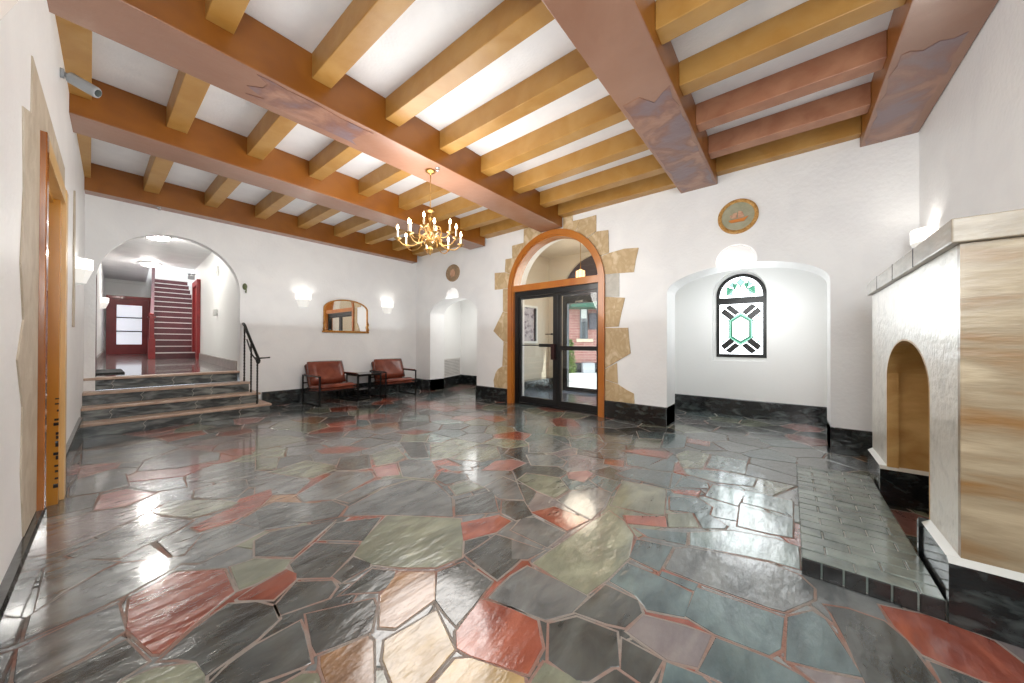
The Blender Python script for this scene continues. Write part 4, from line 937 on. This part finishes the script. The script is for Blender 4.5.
# bracket right of the hall arch
e = empty('brass_hook', (1.62, YM, 2.17), 'small green-patinated brass hook on the wall right of the hall arch', 'hook')
b = MB(); b.prism(arc((1.755, 2.20), .035, 0, 2*PI, 14, .06)[:-1], YM-.012, YM, YP); b.build('back_plate', PATINA, e)
b = MB(); b.tube([(1.755, YM-.01, 2.22), (1.755, YM-.06, 2.20), (1.76, YM-.07, 2.14), (1.765, YM-.04, 2.09), (1.765, YM-.02, 2.11)], [.014, .013, .011, .01, .012], 8); b.build('hook_arm', PATINA, e)

# ------------------------------------------------------------ mirror
mr = empty('wall_mirror', (3.575, YM, 1.43), 'gilt-framed arched overmantel mirror hung above the leather armchairs', 'mirror')
mx, mw, mz0, mzs, mtop = 3.575, .485, 1.43, 1.93, 2.145
def mpoly(d): return [(mx-mw+d, mz0+d), (mx+mw-d, mz0+d), (mx+mw-d, mzs)]+arc((mx, mzs), mw-d, 0, PI, 26, mtop-mzs-d)[1:-1]+[(mx-mw+d, mzs)]
b = MB(); b.prism(mpoly(0), YM-.035, YM-.002, YP, holes=[mpoly(.028)]); b.build('frame', GILT, mr, bevel=.004)
b = MB(); b.prism(mpoly(.024), YM-.016, YM-.004, YP); b.build('mirror_glass', SILVER, mr)
b = MB()
for s in (1, -1):
    x = mx+s*(mw-.012)
    b.tube([(x, YM-.03, mz0+.01), (x+s*.012, YM-.045, mz0+.06), (x-s*.006, YM-.045, mz0+.12), (x+s*.012, YM-.045, mz0+.17), (x, YM-.035, mz0+.25)], [.02, .026, .016, .022, .008], 8)
b.box((mx-mw-.02, YM-.05, mz0-.015), (mx+mw+.02, YM-.002, mz0+.02)); b.build('carved_ornament', GILT, mr)

# ------------------------------------------------------------ armchairs
def cushion(b, x0, x1, y0, y1, z0, z1, T=None, n=10, puff=.35, mi=0):
    """pillow box with rounded, slightly puffed faces"""
    o = len(b.v); cx, cy_, cz_ = (x0+x1)/2, (y0+y1)/2, (z0+z1)/2; hx, hy, hz_ = (x1-x0)/2, (y1-y0)/2, (z1-z0)/2
    for s in (1, -1):
        for i in range(n+1):
            for j in range(n+1):
                u, v = -1+2*i/n, -1+2*j/n
                e_ = (1-abs(u)**5)*(1-abs(v)**5); th = hz_*((.55 if e_ < 1e-6 else .55+.45*e_**.4))
                if i in (0, n) or j in (0, n): th = hz_*.25
                p = Vector((cx+hx*u*(1-.03*abs(v)**3), cy_+hy*v*(1-.03*abs(u)**3), cz_+s*th*(1+.08*math.sin(5*u+3*v))))
                b.v.append(T(p) if T else p)
    m = n+1; N2 = m*m
    for i in range(n):
        for j in range(n):
            b.f.append([o+i*m+j, o+(i+1)*m+j, o+(i+1)*m+j+1, o+i*m+j+1]); b.m.append(mi); b.sm.append(True)
            b.f.append([o+N2+i*m+j, o+N2+i*m+j+1, o+N2+(i+1)*m+j+1, o+N2+(i+1)*m+j]); b.m.append(mi); b.sm.append(True)
    for i in range(n):
        for (a, c) in (((i, 0), (i+1, 0)), ((i+1, n), (i, n)), ((0, i+1), (0, i)), ((n, i), (n, i+1))):
            A = o+a[0]*m+a[1]; B = o+c[0]*m+c[1]; b.f.append([A, A+N2, B+N2, B][::-1]); b.m.append(mi); b.sm.append(True)
def make_chair():
    e = empty('armchair', (0, 0, 0), '', 'armchair', 'cognac leather armchairs under the mirror')
    W, D, HA = .37, .70, .555
    for s in (-1, 1):
        b = MB(); x = s*W; r = .013
        b.bar((x, 0, 0.013), (x, 0, HA), r); b.bar((x, D, .013), (x, D, HA), r); b.bar((x, -.013, HA), (x, D+.013, HA), r); b.bar((x, -.013, .013), (x, D+.013, .013), r)
        b.build('side_frame', CHAIRM, e, bevel=.002)
        b = MB(); b.box((x-.022, .04, HA+.013), (x+.022, D-.08, HA+.03)); b.build('armrest_pad', LEATH, e, bevel=.006)
    b = MB(); b.bar((-W, .03, .27), (W, .03, .27), .012); b.bar((-W, D-.12, .23), (W, D-.12, .23), .012); b.bar((-W, D, .40), (W, D, .40), .012)
    for s in (-1, 1):
        b.bar((s*(W-.06), .02, .28), (s*(W-.06), D-.14, .24), .012); b.bar((s*(W-.06), D-.16, .24), (s*(W-.06), D+.05, .74), .012)
    b.bar((-W+.06, D+.05, .74), (W-.06, D+.05, .74), .012); b.build('seat_frame', CHAIRM, e)
    def TS(p): q = Matrix.Rotation(R_(-5), 4, 'X') @ (p-Vector((0, .3, .33))); return q+Vector((0, .3, .33))
    b = MB(); cushion(b, -W+.02, W-.02, -.02, .60, .285, .385, TS); b.build('seat_cushion', LEATH, e)
    b = MB(); cushion(b, -W+.02, W-.02, 0, .60, .255, .30, TS); b.build('seat_sling', LEATH, e)
    def TB(p): q = Matrix.Rotation(R_(68), 4, 'X') @ p; return q+Vector((0, .475, .36))
    b = MB(); cushion(b, -W+.02, W-.02, 0, .47, -.03, .15, TB); b.build('back_cushion', LEATH, e)
    def TB2(p): q = Matrix.Rotation(R_(68), 4, 'X') @ p; return q+Vector((0, .535, .36))
    b = MB(); cushion(b, -W+.03, W-.03, -.05, .44, -.01, .03, TB2); b.build('back_sling', LEATH, e)
    return e
ch = make_chair(); ch2 = copy_tree(ch)
ch.location = (3.07, 6.80, 0); ch.rotation_euler.z = R_(3)
ch['label'] = 'cognac leather armchair with black steel frame nearer the slate steps, left of the side table'
ch2.location = (4.42, 6.78, 0); ch2.rotation_euler.z = R_(-2)
ch2['label'] = 'cognac leather armchair with black steel frame nearer the alcove corner, right of the side table'
tb = empty('side_table', (3.76, 7.2, 0), 'square black side table standing between the two leather armchairs', 'side table')
b = MB(); b.box((3.50, 6.93, .52), (4.03, 7.46, .54)); b.build('table_top', TABLEM, tb, bevel=.003)
for x in (3.515, 4.015):
    for y in (6.945, 7.445): b = MB(); b.bar((x, y, 0), (x, y, .52), .012); b.build('leg', CHAIRM, tb)
b = MB()
for y in (6.945, 7.445): b.bar((3.515, y, .02), (4.015, y, .02), .011); b.bar((3.515, y, .508), (4.015, y, .508), .011)
for x in (3.515, 4.015): b.bar((x, 6.945, .02), (x, 7.445, .02), .011); b.bar((x, 6.945, .508), (x, 7.445, .508), .011)
b.build('rail_frame', CHAIRM, tb)
b = MB(); b.box((3.53, 6.96, .20), (4.0, 7.43, .215)); b.build('lower_shelf', TABLEM, tb)

# ------------------------------------------------------------ fireplace and hearth
fp = empty('fireplace', (3.36, -.79, 0), 'tall polished stone fireplace with arched opening and banded tan side face, beside the brick hearth', 'fireplace')
FX0, FX1, FY = 2.36, 4.38, -.57
arch = [(2.775, 0), (2.775, .95)]+arc((3.288, .95), .513, PI, 0, 24, .285)[1:-1]+[(3.80, .95), (3.80, 0)]
b = MB(); b.prism([(FX0+.03, 0)]+arch+[(FX1, 0), (FX1, 1.635), (FX0+.03, 1.635)], FY-.05, FY, YP); b.build('front_slab', TRAVP, fp)
b = MB(); b.box((FX0, -1.01, 0), (FX0+.03, FY, 1.635)); b.build('side_slab', TRAV, fp)
b = MB(); b.box((FX1-.03, -1.01, 0), (FX1, FY-.05, 1.635)); b.build('side_slab', TRAVP, fp)
b = MB(); b.box((3.80, -1.0, 0), (3.83, FY-.05, 1.25)); b.box((2.745, -1.0, 0), (2.775, FY-.05, 1.25)); b.box((2.745, -1.005, 0), (3.83, -.98, 1.25))
pr_ = arc((3.288, .95), .513, PI, 0, 24, .285); 
b.prism([(2.70, .95)]+pr_+[(3.87, .95), (3.87, 1.32), (2.70, 1.32)], -1.0, FY-.05, YP); b.build('firebox_lining', TRAVI, fp)
b = MB(); b.prism([(2.776, .28), (2.776, .95)]+arc((3.288, .95), .512, PI, 0, 24, .284)[1:-1]+[(3.799, .95), (3.799, .28), (3.790, .28), (3.790, .95)]+arc((3.288, .95), .502, 0, PI, 24, .274)[1:-1]+[(2.786, .95), (2.786, .28)], FY-.06, FY+.001, YP); b.build('opening_edge', TRAVI, fp)
b = MB(); b.box((FX0-.03, -1.01, 1.637), (FX1+.03, FY+.03, 1.742)); cp = b.build('mantel_cap', CAPM, fp, bevel=.006)
b = MB()
for x in (2.92, 3.42, 3.95): b.box((x, FY+.028, 1.637), (x+.008, FY+.0315, 1.742))
b.build('cap_joint', GREYB, cp)
def base(P, name='marble_base', par=fp):
    b = MB()
    for (xa, ya, xb, yb, nx, ny_) in P:
        t = .03; q = [(xa, ya), (xb, yb), (xb+nx*t, yb+ny_*t), (xa+nx*t, ya+ny_*t)]
        b.add([(*q[0], 0), (*q[1], 0), (*q[2], 0), (*q[3], 0), (*q[0], .285), (*q[1], .285), (*q[2], .262), (*q[3], .262)], [(0, 3, 2, 1), (0, 1, 5, 4), (1, 2, 6, 5), (2, 3, 7, 6), (3, 0, 4, 7)], 0)
        b.add([(*q[0], .285), (*q[1], .285), (*q[2], .262), (*q[3], .262)], [(0, 1, 2, 3)], 1)
    return b.build(name, [MARBLE, BEVELW], par)
base([(FX0-.0, FY, 2.775, FY, 0, 1), (3.80, FY, FX1, FY, 0, 1), (FX0, -1.0, FX0, FY+.04, -1, 0), (3.80, -.98, 3.80, FY+.04, -1, 0), (2.775, -.98, 2.775, FY+.04, 1, 0), (2.775, -.98, 3.8, -.98, 0, 1)])
ht = empty('brick_hearth', (3.25, -.3, 0), 'low raised hearth of dark glazed bricks in front of the fireplace', 'hearth')
HX0, HX1, HY0, HY1, HH = 2.35, 4.15, -.53, -.045, .09
b = MB(); b.box((HX0+.012, HY0, 0), (HX1, HY1-.004, HH-.010)); b.build('mortar_bed', VEIN, ht)
b = MB(); rr = random.Random(5); nr = 18; wrow = (HX1-HX0)/nr
for i in range(nr):
    x0 = HX0+wrow*i+.004; x1 = HX0+wrow*(i+1)-.004; L = .205; y = HY1-(L/2 if i % 2 else 0)-.0
    cuts = [HY1]
    while y > HY0: 
        if y < HY1-.02: cuts.append(y)
        y -= L
    cuts.append(HY0)
    for a, c in zip(cuts, cuts[1:]):
        if a-c < .02: continue
        h = HH+rr.uniform(-.002, .001); y1, y0 = a-.003, c+.003; e_ = .004
        b.add([(x0, y0, 0.01), (x1, y0, .01), (x1, y1, .01), (x0, y1, .01), (x0, y0, h-e_), (x1, y0, h-e_), (x1, y1, h-e_), (x0, y1, h-e_), (x0+e_, y0+e_, h), (x1-e_, y0+e_, h), (x1-e_, y1-e_, h), (x0+e_, y1-e_, h)],
              [(0, 1, 5, 4), (1, 2, 6, 5), (2, 3, 7, 6), (3, 0, 4, 7), (4, 5, 9, 8), (5, 6, 10, 9), (6, 7, 11, 10), (7, 4, 8, 11), (8, 9, 10, 11)])
b.build('brick_paving', BRICKH, ht)
b = MB(); n = 6
for i in range(n):
    y0 = HY0+(HY1-HY0)*i/n+.004; y1 = HY0+(HY1-HY0)*(i+1)/n-.004; b.box((HX0-.004, y0, 0), (HX0+.02, y1, HH-.006))
b.build('brick_edging', BRICKK, ht, bevel=.003)

# ------------------------------------------------------------ left wall door, stone surround, security camera
dl = st(bpy.data.objects.new('door_6', None)); COL.objects.link(dl); dl.location = (-.2, 3.8, 0)
b = MB(); b.prism(rectp(3.19, 3.28, .0, 2.36), -.02, .03, LW); b.build('near_casing', WOODB, dl, bevel=.004)
b = MB(); b.prism(rectp(4.29, 4.42, .0, 2.36), -.02, .035, LW); b.build('far_casing', WOODT, dl, bevel=.004)
b = MB(); b.prism([(3.28, 2.25), (4.29, 2.25), (4.29, 2.36), (3.28, 2.36)], -.02, .03, LW); b.build('head_casing', WOODT, dl, bevel=.004)
b = MB(); b.prism(rectp(4.20, 4.30, 0, 2.25), -.33, .012, LW); b.prism(rectp(3.27, 3.30, 0, 2.25), -.33, -.02, LW); b.prism(rectp(3.27, 4.30, 2.22, 2.27), -.33, -.02, LW); b.build('jamb_lining', WOODY, dl)
b = MB(); b.prism(rectp(3.30, 4.20, 0.01, 2.22), -.34, -.29, LW); b.build('door_leaf', WOODO, dl)
b = MB(); rr = random.Random(9)
for i in range(14):
    z = .12+.05*i+rr.uniform(-.01, .02); h = rr.uniform(.008, .03)*(1.8-i/18); b.prism([(4.197, z), (4.20, z), (4.20, z+h), (4.196, z+h*.7)], -.0+rr.uniform(-.012, .006), .013, LW)
b.build('chipped_edge', BLACK, dl)
ls = empty('rough_stone_panel', (-.19, 3.6, .28), 'rough beige stone slab surround set in the left wall around the golden wood door', 'stone surround')
b = MB(); b.prism([(2.80, .28), (3.19, .28), (3.19, 2.36), (4.42, 2.36), (4.42, .28), (4.62, .28), (4.60, 1.3), (4.65, 2.0), (4.60, 2.62), (2.92, 2.62), (2.91, 2.33), (2.68, 2.26), (2.72, 1.9), (2.66, 1.55), (2.74, 1.3), (2.60, 1.12), (2.74, .9), (2.72, .6)], -.01, .006, LW); b.build('stone_slab', STONEL, ls, bevel=.003)
b = MB(); b.prism([(5.55, 1.35), (5.75, 1.35), (5.78, 1.7), (5.72, 2.0), (5.76, 2.4), (5.70, 2.75), (5.6, 2.72), (5.56, 2.2), (5.6, 1.8)], -.01, .010, LW)
tag(b.build('stone_patch', STONEL, bevel=.003), 'narrow rough stone strip exposed in the left wall behind the wall light', 'stone patch')
sc_ = empty('security_camera', (XL(4.25), 4.25, 3.22), 'grey bullet security camera on the left wall just below the ceiling', 'security camera')
b = MB(); b.lathe([(0, .0), (.035, .0), (.035, .02), (0, .02)], (0, 0, 0), 14)
b.v = [Vector((XL(4.25)+v.z, 4.25+v.x, 3.22+v.y)) for v in b.v]; b.build('mount', GREYP, sc_)
b = MB(); b.tube([(XL(4.25)+.015, 4.25, 3.22), (XL(4.25)+.06, 4.24, 3.205)], .016, 10); b.build('arm', GREYP, sc_)
b = MB(); b.tube([(-.11, 4.26, 3.215), (-.10, 4.255, 3.21), (.02, 4.20, 3.145), (.03, 4.195, 3.14)], [.03, .042, .042, .038], 16); b.build('body', GREYP, sc_)
b = MB(); b.tube([(.029, 4.1955, 3.1405), (.034, 4.193, 3.1375)], .026, 16); b.build('lens', LENS, sc_)

# ------------------------------------------------------------ chandelier
CX, CY = 2.56, 3.34
chn = empty('chandelier', (CX, CY, 3.26), 'brass twelve-light candle chandelier hanging from the long ceiling beam', 'chandelier')
C3 = (CX, CY, 0)
b = MB(); b.lathe([(0, 3.26), (.062, 3.26), (.06, 3.245), (.035, 3.232), (.012, 3.225), (.012, 3.21), (0, 3.21)], C3, 20); b.build('canopy', BRASS, chn)
b = MB()
for i in range(24):
    z = 3.215-.0175*i; a = (i % 2)*PI/2
    pts = [(CX+.007*math.cos(t)*math.cos(a), CY+.007*math.cos(t)*math.sin(a), z-.009+.012*math.sin(t)) for t in [2*PI*k/8 for k in range(9)]]
    b.tube(pts, .0018, 5)
b.tube([(CX, CY, 3.22), (CX, CY, 2.79)], .0022, 5)
b.build('chain', BRASS, chn)
b = MB(); b.lathe([(0, 2.80), (.012, 2.795), (.045, 2.785), (.05, 2.775), (.02, 2.765), (.014, 2.74), (.03, 2.72), (.026, 2.68), (.014, 2.66), (.022, 2.62), (.034, 2.58), (.03, 2.53), (.014, 2.50), (.02, 2.47), (.05, 2.44), (.06, 2.41), (.045, 2.37), (.018, 2.35), (.03, 2.33), (.036, 2.31), (.02, 2.285), (.008, 2.27), (.012, 2.26), (0, 2.245)], C3, 20)
b.build('central_column', BRASS, chn)
def arm(ang, r, zb, zt, z0):
    c, s = math.cos(ang), math.sin(ang)
    prof = [(.02, z0), (.07, z0+.07), (.12, z0+.06), (.14, z0-.02), (.13, zb+.02), (r*.55, zb-.02), (r*.8, zb-.02), (r*.97, zb+.03), (r, zt-.03)]
    pts = []
    for i in range(len(prof)-1):
        p0 = prof[max(i-1, 0)]; p1 = prof[i]; p2 = prof[i+1]; p3 = prof[min(i+2, len(prof)-1)]
        for q in range(4):
            t = q/4
            f = lambda a, b_, c_, d: .5*((2*b_)+(-a+c_)*t+(2*a-5*b_+4*c_-d)*t*t+(-a+3*b_-3*c_+d)*t**3)
            pts.append((f(p0[0], p1[0], p2[0], p3[0]), f(p0[1], p1[1], p2[1], p3[1])))
    pts.append(prof[-1])
    b = MB(); b.tube([(CX+c*p[0], CY+s*p[0], p[1]) for p in pts], .0065, 7)
    b.lathe([(0, -.03), (.012, -.025), (.016, -.012), (.038, -.004), (.042, .004), (.014, .004), (.014, .012), (0, .012)], (CX+c*r, CY+s*r, zt-.03), 14)
    o = b.build('arm', BRASS, chn)
    b = MB(); b.lathe([(.011, 0), (.011, .085), (0, .085)], (CX+c*r, CY+s*r, zt-.02), 10); b.build('candle_sleeve', CANDLE, o)
    b = MB(); b.lathe([(.005, 0), (.014, .018), (.015, .03), (.009, .052), (0, .07)], (CX+c*r, CY+s*r, zt+.065), 10); b.build('candle_bulb', FLAME, o)
for k in range(8): arm(2*PI*k/8+.25, .37, 2.36, 2.44, 2.40)
for k in range(4): arm(2*PI*k/4+.62, .24, 2.48, 2.55, 2.52)
b = MB()
for k in range(8):
    a = 2*PI*k/8+.25+PI/8
    c, s = math.cos(a), math.sin(a)
    b.tube([(CX+c*q[0], CY+s*q[0], q[1]) for q in ((.02, 2.47), (.08, 2.56), (.13, 2.55), (.14, 2.48), (.10, 2.44), (.075, 2.47))], .0045, 6)
    b.lathe([(0, .0), (.007, -.01), (.009, -.022), (0, -.035)], (CX+c*.14, CY+s*.14, 2.44), 8)
b.build('scroll_ornament', BRASS, chn)
lamp('chandelier_light', 'POINT', (CX, CY, 2.5), 124, (1, .97, .935), .75)

# ------------------------------------------------------------ street side seen through the entrance
b = MB(); b.box((XO+.3, -4, -.25), (24, 16, -.03)); st(b.build('ground_outside', CONC))
bl = empty('brick_building', (13, 7, 0), 'red brick building across the sunlit yard, seen through the entrance glass', 'building')
A0 = Vector((10.9, 9.5, 0)); B0 = Vector((16.4, 4.6, 0)); A0 = Vector((11.6, 8.7, 0)); B0 = Vector((14.6, 5.0, 0))
dd = (B0-A0).normalized(); nb_ = Vector((-dd.y, dd.x, 0)); 
if nb_.dot(Vector((-1, -1, 0))) < 0: nb_ = -nb_
def BP(h, a, z): p = A0+dd*a+nb_*h; return Vector((p.x, p.y, z))
def bx(b, a0, a1, z0_, z1_, h0, h1): return b.box((h0, a0, z0_), (h1, a1, z1_), T=lambda v: BP(v.x, v.y, v.z))
import math as _m
ang = _m.atan2(dd.y, dd.x)
wallo = bpy.data.objects.new('brick_wall', bpy.data.meshes.new('brick_wall'))
q = MB(); q.box((-5, -.3, .35), (9, 0, 7)); q = q.build('brick_wall', BRICKX, bl, rel=False); q.location = A0-Vector((13, 7, 0)); q.rotation_euler = (0, 0, ang if nb_.dot(Vector((-_m.sin(ang), _m.cos(ang), 0))) > 0 else ang)
if nb_.dot(Vector((-_m.sin(ang), _m.cos(ang), 0))) < 0: q.scale = (1, -1, 1)
b = MB(); bx(b, -5, 9, -.05, .38, -.3, .06); b.build('footing', GREYB, bl)
def uv2a(u):      # distance along the far wall for a picture column, used only to lay the wall out
    t_ = (u-512)/F_PX; rx, ry = math.cos(yaw)+t_*math.sin(yaw), math.sin(yaw)-t_*math.cos(yaw)
    det = rx*(-dd.y)+ry*dd.x; s_ = (A0.x*(-dd.y)+A0.y*dd.x)/det
    return (Vector((rx*s_, ry*s_, 0))-A0).dot(dd), s_
def zz(v, s_): return 1.2-(v-343)/F_PX*s_
a1, s1 = uv2a(581.0); a2, s2 = uv2a(586.5); a3, s3 = uv2a(597.5)
b = MB(); bx(b, a1-.05, a2+.05, zz(338.5, s1), zz(306, s1), 0, .03); wf = b.build('window_frame', mat('grey_sash', (92, 98, 104), rough=.5), bl)
b = MB(); bx(b, a1, a2, zz(318, s1), zz(308, s1), .03, .04); b.build('blind', WHITEP, wf)
b = MB(); bx(b, a1+.05, a2-.05, zz(338, s1), zz(319, s1), .028, .036); b.build('window_pane', mat('dark_pane', (50, 56, 62), rough=.1), wf)
b = MB(); bx(b, a2+.08, a3, zz(329, s2), zz(313, s2), 0, .12); b.build('shutter', SHUT, bl)
b = MB(); bx(b, a1-.2, a2+.25, zz(341.5, s1), zz(338.5, s1), 0, .12); b.build('window_sill', mat('buff_sill', (214, 196, 170), rough=.7), bl)
b = MB(); bx(b, a1-.6, a3+2, zz(309, s2), zz(299, s2), 0.02, 1.0); b.build('awning', GREENA, bl)
b = MB(); bx(b, a1+.0, a1+.5, -.03, zz(362, s1), .08, .4); 
tag(b.build('utility_box', ACM, bevel=.02), 'grey utility cabinet standing against the brick building outside', 'utility cabinet')
# evergreen in a pot
sh = empty('potted_evergreen', (9.75, 5.5, -.03), 'slim evergreen shrub in a round white pot outside the glass door', 'potted shrub')
px, py = 9.75, 5.50
b = MB(); b.lathe([(0, -.03), (.16, -.03), (.22, .12), (.24, .22), (.20, .25), (0, .22)], (px, py, 0), 18); b.build('pot', WHITEP, sh)
b = MB(); rr = random.Random(2)
for i in range(900):
    z = rr.uniform(.2, 1.3); r = .24*(1-(z-.2)/1.25)**.6*math.sqrt(rr.random()); a = rr.uniform(0, 2*PI)
    p = Vector((px+r*math.cos(a), py+r*math.sin(a), z)); d = Vector((math.cos(a), math.sin(a), rr.uniform(.4, 1.2))).normalized()*.07; s_ = d.cross(Vector((0, 0, 1))).normalized()*.02
    b.add([p-s_, p+d*.5-s_*1.2+Vector((0, 0, .005)), p+d, p+d*.5+s_*1.2, p+s_], [(0, 1, 2, 3, 4)])
b.build('foliage', LEAF, sh, recalc=False)
b = MB(); b.tube([(px, py, .2), (px, py, .9)], [.02, .008], 6); b.build('stem', mat('bark', (90, 70, 50), rough=.8), sh)
